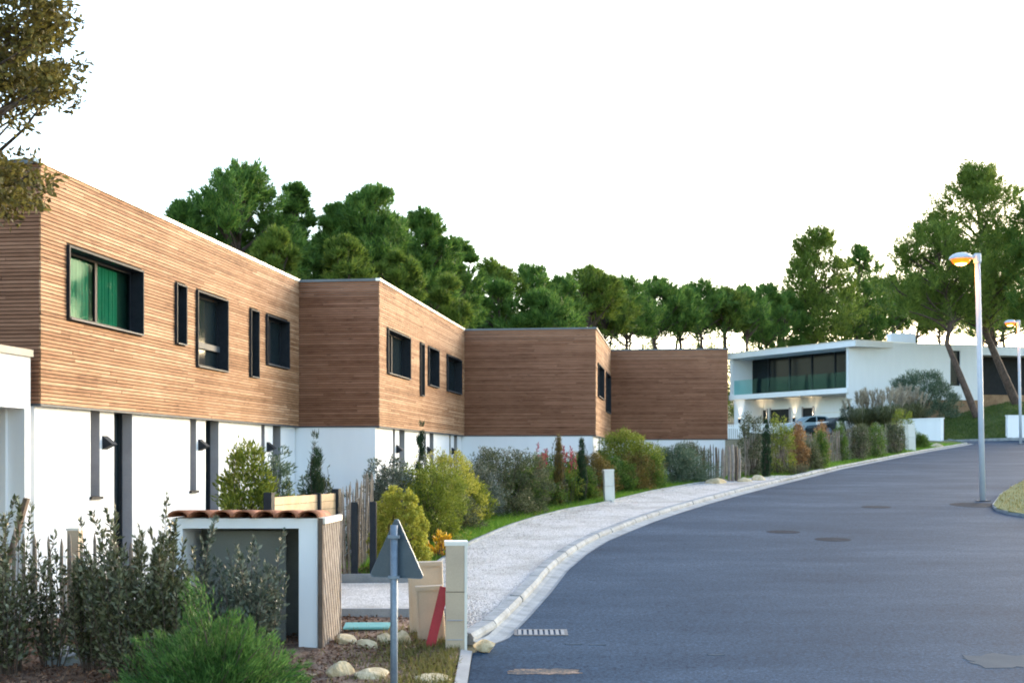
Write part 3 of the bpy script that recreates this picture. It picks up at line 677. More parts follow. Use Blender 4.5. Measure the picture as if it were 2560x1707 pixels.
for py in (1341, 1442):
    q = part('clamp', MB().box(-.055, .055, -.045, .05, zl(py)-.014, zl(py)+.014), M['galv'], sg)
    part('bolt', MB().tube([(-.048,-.06,zl(py)),(-.048,-.046,zl(py))], .009, 6), M['galv'], q); part('bolt', MB().tube([(.048,-.06,zl(py)),(.048,-.046,zl(py))], .009, 6), M['galv'], q)

# bin shelter with a row of tiles
D0 = 15.1; x1, x0 = (794-CX)/F*D0, (430-CX)/F*D0; zb = float(zt(-2.5, D0)) - .02; hz = E + (HY-1295)/F*D0 - zb; W = x1 - x0; dp = .95
bs = thing('bin_shelter', 'white rendered bin shelter roofed with one row of terracotta tiles', 'shelter', (x0, D0, zb))
part('right_pier', MB().box(W-.215, W, 0, dp, -.2, hz-.115), M['render'], bs)
part('left_pier', MB().box(0, .12, 0, dp, -.2, hz-.115), M['render'], bs)
part('lintel', MB().box(0, W, -.003, dp, hz-.115, hz), M['render'], bs)
part('back_panel', MB().box(.12, W-.215, dp-.04, dp, -.1, hz-.115), M['grey_panel'], bs)
part('inner_door', MB().box(.32, W-.44, .45, .48, -.05, hz-.17), M['grey_panel'], bs)
n = 7; tw = (W + .06) / n
def tile_mb(x):
    V = []; m_ = 7
    for yy, zz, ex in ((-.1, 0, .01), (.5, -.012, .0), (1.02, -.03, -.006)):
        for r_ in (tw*.36 + ex, tw*.36 + ex - .02):
            for k in range(m_):
                t = math.pi * k / (m_-1); V.append((x - r_*1.32*math.cos(t), yy, hz + .014 + zz + r_*.85*math.sin(t)))
    Fs = []
    for i in range(2):
        o_, o2 = i*14, (i+1)*14
        for k in range(6): Fs += [(o_+k, o_+k+1, o2+k+1, o2+k), (o_+7+k, o2+7+k, o2+8+k, o_+8+k)]
    for k in range(6): Fs += [(k, 7+k, 8+k, k+1), (28+k, 29+k, 36+k, 35+k)]
    return V, Fs
for i in range(n): part('roof_tile', tile_mb((i+.5)*tw - .03), M['tile'], bs, True)
for i in range(n-1):                                  # the channel tiles between, lying upside down
    x = (i+1)*tw - .03; V = []
    for yy, zz in ((-.07, 0), (1.0, -.035)):
        for k in range(6):
            t = math.pi*k/5; V.append((x - tw*.3*math.cos(t), yy, hz + .055 + zz - tw*.2*math.sin(t)))
    part('channel_tile', (V, [(k, k+1, 6+k+1, 6+k) for k in range(5)]), M['tile'], bs, True)
# its slatted side gate
sgx = W + .012
part('gate_post', MB().box(sgx, sgx+.05, -.03, .03, -.15, hz-.0), M['brownwood'], bs)
part('gate_rear_post', MB().box(sgx+.1, sgx+.13, .96, 1.0, -.15, hz+.02), M['greywood'], bs)
part('gate_rail', MB().bar((sgx+.05, .0, hz-.03), (sgx+.12, .98, hz-.03), .05, .07), M['whitepl'], bs)
part('gate_bottom_rail', MB().bar((sgx+.05, .0, .02), (sgx+.12, .98, .02), .03, .07), M['greywood'], bs)
gdir = Vector((.07, .95, 0)).normalized()
part('gate_backing', MB().bar((sgx+.012, .03, hz/2), (sgx+.08, .95, hz/2), .012, hz-.15), M['brownwood'], bs)  # board added behind the slats to keep their gaps dark
for i in range(12):
    t0 = -.55 + i*.125; mbs = MB(); quad = []
    za, zb_ = .06, hz-.07
    def pt_(u_, z): return Vector((sgx+.03, .03, 0)) + gdir*u_ + Vector((0,0,z))
    lean_ = .55; poly = [(t0, zb_), (t0+.085, zb_), (t0+.085+lean_, za), (t0+lean_, za)]
    def clip(poly, f_, lim, sgn):
        out = []
        for (u0, z0), (u1, z1) in zip(poly, poly[1:]+poly[:1]):
            i0, i1 = sgn*(u0-lim) >= 0, sgn*(u1-lim) >= 0
            if i0: out.append((u0, z0))
            if i0 != i1: k_ = (lim-u0)/(u1-u0); out.append((lim, z0+(z1-z0)*k_))
        return out
    poly = clip(poly, 0, .02, 1); poly = clip(poly, 0, .92, -1) if poly else poly
    if len(poly) >= 3: part('slat', MB().prism([pt_(*q) for q in poly], Vector((.022, -.002, 0))), M['greywood'], bs)

# pale slatted screen with dark posts behind the shelter
a, b_ = P(676, 1243, 18.6), P(838, 1230, 20.9); zb = float(zt(-3, 19)); d = Vector((b_.x-a.x, b_.y-a.y, 0)); L_ = d.length; ztop = a.z - zb
ss_ = thing('slatted_screen', 'pale horizontal slat screen between black posts behind the tiled shelter', 'screen', (a.x, a.y, zb), math.atan2(d.y, d.x))
for i in range(10): part('slat', MB().box(.03, L_, -.012, .012, ztop-.118*(i+1)+.006, ztop-.118*i), M['pinewood'], ss_)
for x, w_ in ((-.04, .11), (L_*.70, .05), (L_+.05, .12)):
    part('post', MB().box(x-w_/2, x+w_/2, -.06, .06, -.1, ztop+(.02 if w_ < .1 else .07)), M['anthracite'], ss_)

# loose things in the beds
rk_rnd = random.Random(11)
def rock(label, px, py, D, w, h, seed, kx=1.):
    bm = bmesh.new(); bmesh.ops.create_icosphere(bm, subdivisions=3, radius=1); r_ = random.Random(seed); ph = [r_.uniform(0, 6) for _ in range(6)]
    cuts = [(Vector((r_.uniform(-1,1), r_.uniform(-1,1), r_.uniform(-.3,1))).normalized(), r_.uniform(.6, .85)) for _ in range(7)]
    for v in bm.verts:
        c_ = v.co; k_ = 1 + .12*math.sin(3*c_.x+ph[0])*math.sin(2.6*c_.y+ph[1]) + .08*math.sin(5*c_.z+ph[2]+c_.x*4)
        v.co = c_*k_
        for n_, lim in cuts:
            e_ = v.co.dot(n_) - lim
            if e_ > 0: v.co -= n_*e_*.85
        v.co.x *= w/2*1.4*kx; v.co.y *= w/2*1.1; v.co.z *= h*.78
    me = bpy.data.meshes.new('rock'); bm.to_mesh(me); bm.free(); me.materials.append(M['rock'])
    p = P(px, py, D); o = link('rock', me); o.location = (p.x, D, p.z + h*.42); o.rotation_euler = (0, 0, r_.uniform(0, 6)*0 + r_.uniform(-.5,.5)); tag(o, label, 'rock', 'pale limestone rocks'); return o
rock('yellowish rock beside the foot of the slatted gate', 863, 1612, 15.5, .24, .11, 1)
rock('small pale rock second from the gate, left of the sign post', 917, 1622, 15.3, .2, .1, 2)
rock('pale boulder just left of the sign post under the teal cover', 963, 1611, 15.6, .18, .12, 3)
rock('upright pale rock just right of the sign post', 1008, 1615, 15.5, .15, .16, 4)
rock('white rounded rock low in front, left of the sign post', 850, 1692, 13.7, .23, .14, 5)
rock('flat pale rock touching the foot of the sign post', 930, 1702, 13.6, .3, .12, 6)
rock('broad pale rock at the bottom edge right of the sign post', 1080, 1712, 13.5, .34, .1, 7)
rock('small mossy rock below the green juniper', 775, 1705, 13.8, .16, .09, 8)
rock('large pale boulder at the end of the path before the thin pickets', 1791, 1214, 40.6, .56, .2, 9)
rock('tan boulder right of the thick stakes', 1864, 1213, 41.3, .38, .22, 10)
rock('browner boulder rightmost at the path end by the grass verge', 1893, 1209, 41.9, .34, .24, 12)
rock('bright white boulder where the gravel kerb begins by the road', 1212, 1622, 15.1, .2, .1, 13)
rock('white rock on the verge at the top of the road', 2343, 1124, 66., .55, .28, 14)
p = P(918, 1572, 16.3); o = part('utility_cover', MB().box(-.28, .28, -.16, .16, 0, .018).box(-.25, .25, -.13, .13, .018, .023), M['teal']); o.location = (p.x, p.y, float(mz(p.x, p.y)) + .06); o.rotation_euler = (.1, 0, .02); tag(o, 'flat teal plastic cover lying on the mulch', 'cover')
x, y = -4.85, 14.7; o = part('concrete_slab', MB().box(-.24, .26, -.5, .4, -.05, .05), M['concrete']); o.location = (x, y, float(mz(x, y)) + .04); o.rotation_euler = (0, 0, .15); tag(o, 'grey concrete slab lying in the mulch at the left', 'slab')
p = P(173, 1416, 15.9); t = thing('meter_box', 'beige meter box behind the pointed pickets', 'meter box', (p.x, p.y+.2, float(zt(p.x, 16.1))))
part('body', MB().box(-.07, .07, -.07, .1, -.1, 1.28), M['beige'], t); part('cap', MB().box(-.08, .08, -.08, .11, 1.28, 1.31), M['whitepl'], t)
p = P(-6, 1330, 15.9); t = thing('leaning_plank', 'brown plank leaning at the left edge behind the shrubs', 'plank', (p.x-.15, 15.95, float(zt(-6.3, 16))))
o = part('plank', MB().box(-.025, .025, -.05, .05, 0, 1.75), M['brownwood'], t); o.rotation_euler = (0, .28, 0)
part('batten', MB().box(-.03, .2, -.04, .04, 0, 1.0), M['brownwood'], t)
t = thing('plant_trough', 'terracotta trough on the ground behind the pickets', 'trough', (-5.15, 16.3, float(zt(-5.1, 16.3))))
part('body', MB().box(-.35, .35, -.12, .12, 0, .6), M['render'], t); part('rim', MB().box(-.38, .38, -.15, .15, .6, .68), M['tile'], t)

# street lamps
def lamp_post(label, base, H, lean, sc=1.):
    t = thing('street_lamp', label, 'street lamp', base, 0, 'lit street lamps by the road'); t.rotation_euler = (0, lean, 0)
    part('base_plate', MB().box(-.16, .16, -.16, .16, 0, .02), M['iron'], t)
    part('pole', MB().tube([(0,0,-.1),(0,0,H*.4),(0,0,H-.06)], [.078*sc,.074*sc,.07*sc], 14), M['lampgrey'], t, True)
    part('bracket', MB().lathe([(.0,.02),(.09,.02),(.1,-.05),(.1,-.2),(.08,-.24),(.0,-.24)], 12, (0,0,H)).bar((-.05,0,H-.07),(-.24,0,H-.07),.1,.1), M['lampgrey'], t, False)
    hd = part('lamp_head', MB().lathe([(.0,.155),(.12,.145),(.22,.11),(.29,.05),(.31,.0),(.3,-.02),(.24,-.02),(.0,-.02)], 24, (-.44,0,H-.1)), M['lampgrey'], t, True)
    part('lens', MB().lathe([(.24,-.022),(.235,-.06),(.2,-.115),(.12,-.155),(.0,-.17)], 24, (-.44,0,H-.1)), M['lens'], hd, True)
    part('bulb', MB().lathe([(.15,-.14),(.12,-.165),(.06,-.182),(.0,-.186)], 20, (-.44,0,H-.1)), M['bulb'], hd, True)
    ld = bpy.data.lights.new('street_light', 'POINT'); lo = bpy.data.objects.new('street_light', ld); C.objects.link(lo); lo.parent = t
    lo.location = (-.44, 0, H-.42); ld.energy = 16; ld.color = (1, .4, .06); ld.shadow_soft_size = .15
    return t
x, y = PG(2457, 1252); lamp_post('tall lit street lamp standing nearest, at the tip of the grass island', (x, y, G(y)), 6.55, -.022)
lamp_post('farther lit street lamp beside the gate wall at the right edge', ((2552-CX)/F*70, 70, G(70)), 6.55, -.02)

# drains and patches in the road
def on_road(px, py, dz=.004): x, y = PG(px, py); return Vector((x, y, G(y) + dz))
SL = math.atan(.055)
p = on_road(1352, 1581); dg = thing('drain_grate', 'pale slotted drain grate in the asphalt next to the kerb', 'drain', p); dg.rotation_euler = (SL, 0, 0)
part('frame', MB().box(-.33,.33,-.2,-.16,-.02,.006).box(-.33,.33,.16,.2,-.02,.006).box(-.33,-.29,-.16,.16,-.02,.006).box(.29,.33,-.16,.16,-.02,.006), M['iron'], dg)
part('pit', MB().box(-.29,.29,-.16,.16,-.02,-.012), M['dark'], dg)
for i in range(9): part('bar', MB().box(-.28+i*.066, -.24+i*.066, -.16, .16, -.01, .007), M['concrete_dark'], dg)
def flat(name, label, cat, px, py, w, d_, mat, seed, round_=False, thick=.004):
    r_ = random.Random(seed); c_ = on_road(px, py, 0); n = 40; pts = []
    for i in range(n):
        t = 2*math.pi*i/n
        if round_: q = (w/2*math.cos(t), d_/2*math.sin(t))
        else:
            s_ = max(abs(math.cos(t)), abs(math.sin(t))); q = (w/2*math.cos(t)/s_*r_.uniform(.8,1.06), d_/2*math.sin(t)/s_*r_.uniform(.6,1.1))
        pts.append(q)
    mb = MB().prism([(x, y, -.01) for x, y in pts], (0, 0, .01 + thick)); o = part(name, mb, mat); o.location = c_; o.rotation_euler = (SL, 0, 0); return tag(o, label, cat)
M['patch'] = surf('worn_patch', (.06,.06,.062), (.35,.25,.19), 6, .85, .6, 30, stops=[(.44,(.025,.035,.05)),(.53,(.12,.085,.065)),(.66,(.34,.23,.17))])
M['patch_light'] = surf('lighter_asphalt', (.04,.062,.085), (.065,.088,.11), 3, .85, .5, 80, spec=.06)
M['patch_dark'] = surf('darker_asphalt', (.01,.018,.028), (.022,.034,.05), 5, .85, .5, 80, spec=.04)
flat('road_patch', 'worn orange patch of broken asphalt at the bottom of the road', 'road patch', 1362, 1678, .76, .32, M['patch'], 1)
flat('road_patch', 'square lighter asphalt repair at the bottom right', 'road patch', 2560, 1650, 1.25, .78, M['patch_light'], 2)
flat('manhole_cover', 'round manhole cover nearest the camera in the middle of the road', 'manhole', 2082, 1348, .72, .66, M['patch_dark'], 3, True)
flat('manhole_cover', 'round manhole cover left of the other and farther up the road', 'manhole', 1958, 1329, .7, .62, M['patch_dark'], 4, True)
flat('manhole_cover', 'dark manhole cover farthest up the road, left of the street lamp', 'manhole', 2190, 1267, .75, .65, M['patch_dark'], 5, True)
flat('road_patch', 'dark round patch around the foot of the nearest street lamp', 'road patch', 2440, 1262, 1.3, 1.4, M['patch_dark'], 6, True)  # darker round patch laid on the road at the lamp foot
for i, (px, py, lb) in enumerate(((1433, 1610, 'short pale dash on the asphalt right of the drain grate, the left one'), (1494, 1611, 'short pale dash on the asphalt right of the drain grate, the right one'), (1790, 1636, 'thin pale scuff on the asphalt in the middle foreground'))):
    flat('road_mark', lb, 'road marking', px, py, .2, .05, M['patch_light'], 20+i)

# car parked behind the garden wall
D0 = 84.; p = P(2022, 1062, D0); zc = G(D0); cr = thing('parked_car', 'pale car parked behind the low white wall with only windscreen and roof showing', 'car', (p.x, D0, zc), .12)
zs = E + (HY-1040)/F*D0 - zc
sc = zs/1.48
def car_side(y): return [(-2.05,y,.3),(-2.1,y,.62),(-1.9,y,.82),(-1.0,y,.95),(-.3,y,1.4),(.2,y,1.48),(1.0,y,1.45),(1.75,y,1.05),(2.05,y,.98),(2.1,y,.5),(2.0,y,.28)]
part('body', MB().prism([(x*sc, y-.85, z*sc) for x, y, z in car_side(0)], (0, 1.7, 0)), M['carpaint'], cr)
part('windscreen', MB().add([(-.98*sc,-.72,.98*sc+.01),(-.34*sc,-.62,1.4*sc+.01),(-.34*sc,.62,1.4*sc+.01),(-.98*sc,.72,.98*sc+.01)], [(0,1,2,3)]), M['carpaint'], cr)
part('side_window', MB().prism([(x*sc, -.857, z*sc) for x, z in ((-.75,.97),(-.25,1.35),(.2,1.42),(.25,.98))], (0,.01,0)), M['glass'], cr)
part('side_window', MB().prism([(x*sc, -.857, z*sc) for x, z in ((.33,.98),(.3,1.42),(.95,1.39),(1.45,1.03))], (0,.01,0)), M['glass'], cr)
for x in (-1.3, 1.3):
    for y in (-.86, .86):
        w = part('wheel', MB().tube([(x*sc, y-.08, .32), (x*sc, y+.08, .32)], .32, 16), M['tyre'], cr); part('rim', MB().tube([(x*sc, y-.09, .32), (x*sc, y+.09, .32)], .19, 12), M['galv'], w)
D0 = 82; p = P(2063, 1052, D0); zc = G(D0); zs = E + (HY-1043)/F*D0 - zc; sc = zs/1.48
c2 = copy_tree(cr); c2.location = (p.x+.8, D0+.6, zc); c2.rotation_euler = (0, 0, .3); c2['label'] = 'dark car behind the low white wall, just its roof line showing'
M['cardark'] = surf('dark_car_paint', (.02,.03,.035), (.03,.04,.045), 2, .25, 0, spec=.6)
for ch in c2.children:
    if ch.name.startswith(('body', 'windscreen')): ch.data = ch.data.copy(); ch.data.materials[0] = M['cardark']
# white picket railing beyond the farthest wooden house
wf = thing('white_railing', 'white vertical bar railing left of the white house lamps', 'fence', (0,0,0)); p0 = P(1814, 1105, 78); p1 = P(1868, 1105, 78); wf.location = (p0.x, p0.y, p0.z)
for i in range(11): part('bar', MB().box(i*.118, i*.118+.07, -.02, .02, 0, 1.05), M['render'], wf)
part('rail', MB().box(-.05, 1.32, .021, .05, .12, .2), M['render'], wf); part('rail', MB().box(-.05, 1.32, .021, .05, .82, .9), M['render'], wf)

# ------------------------------------------------------------------ vegetation
def unit(a): return a / np.maximum(np.linalg.norm(a, axis=-1, keepdims=True), 1e-6)
def rand_dir(n, r): return unit(r.normal(size=(n, 3)))
def side_of(d, r):
    s = np.cross(d, rand_dir(len(d), r)); return unit(s)
def leaves(base, d, L, W, r, fold=.25):
    n = len(base); L = np.broadcast_to(np.asarray(L, float), (n,))[:, None]; W = np.broadcast_to(np.asarray(W, float), (n,))[:, None]
    s = side_of(d, r); up = np.cross(s, d); m_ = base + d*L*.5 + up*L*fold*.2; tip = base + d*L - up*L*fold*.35
    V = np.stack([base, m_ + s*W/2, tip, m_ - s*W/2], 1).reshape(-1, 3); return V, np.arange(4*n).reshape(-1, 4)
def blades(base, d, L, W, r):
    n = len(base); L = np.broadcast_to(np.asarray(L, float), (n,))[:, None]; s = side_of(d, r)*W/2
    V = np.stack([base - s, base + s, base + d*L], 1).reshape(-1, 3); return V, np.arange(3*n).reshape(-1, 3)
def limb_tubes(lines, n=5):
    mb = MB()
    for pts, rad in lines: mb.tube(pts, rad, n, False)
    return mb
def curve(a, b_, r, bend=.12, k=5):
    a, b_ = np.array(a, float), np.array(b_, float); L = np.linalg.norm(b_-a); o = r.normal(size=3)*L*bend; t = np.linspace(0, 1, k)[:, None]
    return a + (b_-a)*t + o*np.sin(t*math.pi)
def plant(name, label, cat, p, fol, mat, stems=None, smat=None, group=None, part_name='foliage', extra=()):
    t = thing(name, label, cat, p, 0, group); part(part_name, fol, mat, t)
    if stems and stems.v: part('stem', stems, smat or M['bark_grey'], t)
    for nm, f_, m_ in extra: part(nm, f_, m_, t)
    return t
def clumpy(seed, W, H, prof, nc, cr, per, L, Wd, up=.35, blade=False, droop=0., base=.02, shell=.55, irr=1., shoots=9):
    """leaf clumps spread through a body of revolution; prof(h) gives the relative radius at relative height h"""
    r = np.random.default_rng(seed); ph = r.uniform(0, 6, 4)
    h = r.uniform(base, 1, nc*3); h = h[r.uniform(size=nc*3) < np.array([prof(x) for x in h]) + .1][:nc]; k = len(h); a = r.uniform(0, 2*math.pi, k)
    rr = np.array([prof(x) for x in h]) * W/2 * (shell + (1-shell)*np.sqrt(r.uniform(0, 1, k))) * (1 + irr*(.16*np.sin(3*a+ph[0]+h*5) + .1*np.sin(5*a+ph[1]-h*9))) * r.uniform(.82, 1.1, k)
    c = np.stack([rr*np.cos(a), rr*np.sin(a), h*H*(1 + .06*np.sin(2*a+ph[2]))], 1)
    out = unit(np.stack([np.cos(a), np.sin(a), np.full(k, up) + (h-.5)*1.2], 1))
    cc = np.repeat(c, per, 0); oo = np.repeat(out, per, 0); n = len(cc); d = unit(oo*.75 + rand_dir(n, r)*.8 + np.array([0, 0, up - droop]))
    b_ = cc + rand_dir(n, r)*np.cbrt(r.uniform(0, 1, n))[:, None]*cr*np.array([1, 1, .9]); b_[:, 2] = np.maximum(b_[:, 2], .01)
    Lr = L*r.uniform(.6, 1.25, n)
    st0 = []
    for i in range(shoots):                            # a few shoots stand out of the outline
        a0 = r.uniform(0, 6.28); q0 = r.uniform(.1, .75); hh = H*r.uniform(.82, 1.12)*(1 - .3*q0*q0); tip = np.array([math.cos(a0)*q0*W/2*1.1, math.sin(a0)*q0*W/2*1.1, hh]); pts = curve(tip*np.array([.5,.5,.45]), tip, r, .07, 6); st0.append((pts, np.linspace(.009, .003, 6)))
        m_ = per; tt = r.uniform(.15, 1, m_)*4.999; i0 = tt.astype(int); bb = pts[i0] + (pts[i0+1]-pts[i0])*(tt-i0)[:, None]; ax = unit(pts[i0+1]-pts[i0])
        b_ = np.concatenate([b_, bb]); d = np.concatenate([d, unit(ax*.7 + side_of(ax, r)*.8)]); Lr = np.concatenate([Lr, L*r.uniform(.6, 1.1, m_)])
    n = len(b_)
    fol = blades(b_, d, Lr, Wd, r) if blade else leaves(b_, d, Lr, Wd*r.uniform(.7, 1.2, n), r)
    st = [(curve((r.normal()*W*.05, r.normal()*W*.05, -.1), c[i]*np.array([.92,.92,.95]), r, .06), np.linspace(.014, .004, 5)) for i in r.choice(k, min(k, 26), False)]
    return fol, limb_tubes(st + st0)
def stemmy(seed, W, H, ns, L, Wd, per, lean=.35, rad=.008, angle=.8, low=.12, hvar=.35):
    """upright shrub: many shoots, leaves set along every shoot"""
    r = np.random.default_rng(seed); lines = []; Bs = []; Ds = []
    for i in range(ns):
        a = r.uniform(0, 2*math.pi); q = math.sqrt(r.uniform()); hh = H*(1 - hvar*r.uniform()**.6) * (1 - .25*q*q) if i > 2 else H*(1, .92, .86)[i]
        tip = np.array([math.cos(a)*q*W/2, math.sin(a)*q*W/2, hh]); b0 = np.array([tip[0]*.3, tip[1]*.3, -.05]); pts = curve(b0, tip, r, .05, 7)
        lines.append((pts, np.linspace(rad, rad*.3, 7)))
        m_ = int(per*hh/H); t = r.uniform(low, 1, m_)**.85; idx = np.clip(t*6, 0, 5.999); i0 = idx.astype(int); fr_ = (idx - i0)[:, None]
        bb = pts[i0]*(1-fr_) + pts[i0+1]*fr_; ax = unit(pts[i0+1] - pts[i0]); sd_ = side_of(ax, r); tw_ = np.where(t > .9, .4, 1.)[:, None]
        # short side twigs give the leaves some room
        bb = bb + sd_*(r.uniform(0, .11, m_)*(1.05-t))[:, None]*W
        Bs.append(bb); Ds.append(unit(ax*(.75) + sd_*angle*tw_ + r.normal(size=(m_, 3))*.25))
    b_, d = np.concatenate(Bs), np.concatenate(Ds); n = len(b_)
    return leaves(b_, d, L*r.uniform(.6, 1.2, n), Wd*r.uniform(.7, 1.15, n), r), limb_tubes(lines, 4)
mound = lambda h: math.sqrt(max(0., 1 - (h*1.05-.15)**2)) if h < 1 else 0.
column = lambda h: (min(1, .45 + h*2.2) * (1 - h)**.45) if h < 1 else 0
loose = lambda h: math.sqrt(max(0, 1 - (h*1.7-.8)**2)) if h < 1 else .1

def W_(px, D): return px / F * D
def at(px, D, zf=None):
    x = (px - CX)/F*D; return Vector((x, D, float(zt(x, D)) if zf is None else zf))
def top(py, D, z0): return E + (HY - py)/F*D - z0

# --- foreground shrubs
def fshrub(label, px, D, toppy, wpx, seed, ns, per, L=.075, Wd=.03, mat='olive'):
    p = at(px, D); H = top(toppy, D, p.z); f_, s_ = stemmy(seed, W_(wpx, D), H, ns, L, Wd, per, hvar=.45)
    plant('broad_leaved_shrub', label, 'shrub', p, f_, M[mat], s_, group='dark shrubs along the front fence')
fshrub('dark sparse shrub at the very left edge with one tall shoot', 25, 13.8, 1225, 190, 1, 34, 150)
fshrub('thin dark shrub in front of the pointed pickets', 130, 14.2, 1330, 150, 2, 22, 95)
fshrub('tallest dark leafy shrub left of the tiled shelter', 345, 13.6, 1240, 300, 3, 78, 165)
fshrub('dark slim shrub between the pickets and the tall shrub', 228, 14.0, 1268, 130, 4, 26, 130)
fshrub('dark shrub with a silvery shoot just left of the shelter pier', 430, 13.4, 1300, 150, 5, 34, 140)
fshrub('silver tipped shrub growing up in front of the shelter opening', 610, 13.9, 1296, 230, 6, 66, 150, .07, .03, 'silver')
# the low juniper: sprays of fine needles on spreading branches
def juniper(label, px, D, toppy, wpx, seed, nb=150):
    r = np.random.default_rng(seed); p = at(px, D); H = top(toppy, D, p.z); W = W_(wpx, D); Bs = []; Ds = []; lines = []
    for i in range(nb):
        a = r.uniform(0, 2*math.pi); q = r.uniform(.25, 1); hh = H*math.sqrt(max(.03, 1 - q*q*.8))*r.uniform(.5, 1.02)*(.82 + .2*math.sin(2*a + 2.6) + .1*math.sin(5*a))
        tip = np.array([math.cos(a)*q*W/2, math.sin(a)*q*W/2*.85, hh]); pts = curve((0, 0, .05), tip, r, .07, 6); lines.append((pts, np.linspace(.011, .003, 6)))
        m_ = 210; t = r.uniform(.35, 1.03, m_); idx = np.clip(t*5, 0, 4.999); i0 = idx.astype(int); bb = pts[i0] + (pts[i0+1]-pts[i0])*(idx-i0)[:, None]; ax = unit(pts[i0+1]-pts[i0])
        tw = side_of(ax, r)*(r.uniform(0, 1, m_)*.16*(1.25-t))[:, None]*W/1.4
        Bs.append(bb + tw); Ds.append(unit(ax*.9 + tw*4 + r.normal(size=(m_, 3))*.3 + np.array([0, 0, .25])))
    b_, d = np.concatenate(Bs), np.concatenate(Ds)
    plant('juniper', label, 'juniper', p, blades(b_, d, .065*r.uniform(.6, 1.3, len(b_)), .011, r), M['juniper'], limb_tubes(lines, 4))
juniper('bright green feathery juniper spreading low in the foreground', 530, 11.9, 1490, 500, 9, 230)
# --- garden plants behind the shelter
def clump_plant(name, label, cat, px, D, toppy, wpx, prof, nc, cr, per, L, Wd, mat, seed, group=None, zf=None, **kw):
    p = at(px, D, zf); H = top(toppy, D, p.z); f_, s_ = clumpy(seed, W_(wpx, D), H, prof, nc, cr, per, L, Wd, **kw)
    return plant(name, label, cat, p, f_, M[mat], s_, group=group)
clump_plant('bamboo_shrub', 'airy bright green shrub in front of the second pair of slit windows', 'shrub', 618, 19.5, 1125, 135, loose, 170, .13, 40, .1, .026, 'lime', 21, up=.5)
clump_plant('small_shrub', 'dark green shrub beside the third wall lamp', 'shrub', 690, 19.8, 1135, 70, loose, 61, .1, 32, .09, .024, 'bluegreen', 22)
clump_plant('small_shrub', 'small yellow green shrub behind the slatted screen', 'shrub', 722, 19.9, 1205, 46, mound, 34, .08, 32, .08, .024, 'lime', 23)
clump_plant('small_conifer', 'slim blue green conifer against the pale side wall, with thin bare tips', 'conifer', 790, 22.5, 1100, 40, column, 102, .07, 46, .11, .012, 'cypress', 24, blade=True, up=1.0)
clump_plant('small_shrub', 'dark shrub to the left of the blue green conifer', 'shrub', 768, 22.6, 1180, 40, mound, 37, .08, 30, .08, .025, 'bluegreen', 25)
clump_plant('small_shrub', 'olive shrub to the right of the blue green conifer', 'shrub', 815, 22.8, 1188, 42, mound, 37, .08, 30, .08, .025, 'greygreen', 26)
clump_plant('small_shrub', 'blue grey bush seen between the stakes and the slatted gate', 'shrub', 865, 22.8, 1290, 70, mound, 68, .1, 36, .06, .016, 'bluegreen', 27)
# --- hedge of mixed shrubs along the path
HG = 'mixed shrubs along the gravel path'
clump_plant('clipped_bush', 'round clipped yellow bush behind the triangular sign', 'bush', 997, 21.4, 1228, 142, mound, 560, .055, 46, .042, .026, 'yellow', 31, HG, up=.3, shell=.85, irr=.2, shoots=0)
clump_plant('shrub', 'pale grey green shrub at the corner of the second house', 'shrub', 965, 24.5, 1160, 151, loose, 130, .1, 36, .075, .03, 'silver', 32, HG, irr=1.7, shoots=26)
clump_plant('shrub', 'wide olive yellow shrub behind the clipped bush', 'shrub', 1062, 25.4, 1165, 205, loose, 400, .12, 40, .06, .02, 'lime', 33, HG, irr=1.7, shoots=26)
clump_plant('shrub', 'loose yellow shrub with bright tips left of the grey shrubs', 'shrub', 1122, 28.2, 1138, 151, loose, 238, .12, 36, .065, .022, 'yellow', 34, HG, irr=1.7, shoots=26)
clump_plant('shrub', 'low dark shrub under the olive yellow one', 'shrub', 1120, 27.8, 1240, 174, mound, 195, .1, 36, .06, .02, 'greygreen', 35, HG, irr=1.7, shoots=26)
clump_plant('shrub', 'narrow grey shrub between the yellow and the big dark one', 'shrub', 1190, 29.8, 1165, 134, loose, 217, .12, 38, .06, .02, 'silver', 36, HG, irr=1.7, shoots=26)
clump_plant('shrub', 'big rounded dark grey green shrub in the middle of the hedge', 'shrub', 1262, 31.2, 1132, 222, mound, 543, .13, 40, .062, .02, 'greygreen', 37, HG, irr=1.7, shoots=26)
clump_plant('shrub', 'mid green shrub right of the big dark one', 'shrub', 1335, 33.2, 1158, 159, mound, 325, .13, 38, .065, .02, 'mixgreen', 38, HG, irr=1.7, shoots=26)
clump_plant('shrub', 'green upright shrub with a pale shoot under the third house', 'shrub', 1382, 34.2, 1140, 143, loose, 261, .12, 38, .07, .022, 'mixgreen', 39, HG, irr=1.7, shoots=26)
clump_plant('shrub', 'brownish green shrub in front of the third house wall', 'shrub', 1425, 35.1, 1162, 127, mound, 282, .13, 38, .06, .02, 'greygreen', 40, HG, irr=1.7, shoots=26)
clump_plant('shrub', 'rust coloured shrub just left of the leaning pillar', 'shrub', 1470, 35.8, 1142, 127, mound, 369, .13, 40, .06, .02, 'rust', 41, HG, irr=1.7, shoots=26)
clump_plant('shrub', 'tall green and yellow shrub just right of the leaning pillar', 'shrub', 1562, 38.8, 1082, 146, loose, 456, .15, 40, .07, .022, 'lime', 42, HG, irr=1.7, shoots=26)
clump_plant('shrub', 'orange tinged shrub at the foot of the tall green and yellow one', 'shrub', 1578, 38.2, 1140, 134, mound, 282, .14, 36, .06, .02, 'rust', 43, HG, irr=1.7, shoots=26)
clump_plant('shrub', 'wide blue green shrub in front of the farthest wooden house', 'shrub', 1668, 41.4, 1120, 198, mound, 565, .17, 40, .08, .018, 'bluegreen', 44, HG, irr=1.7, shoots=26)
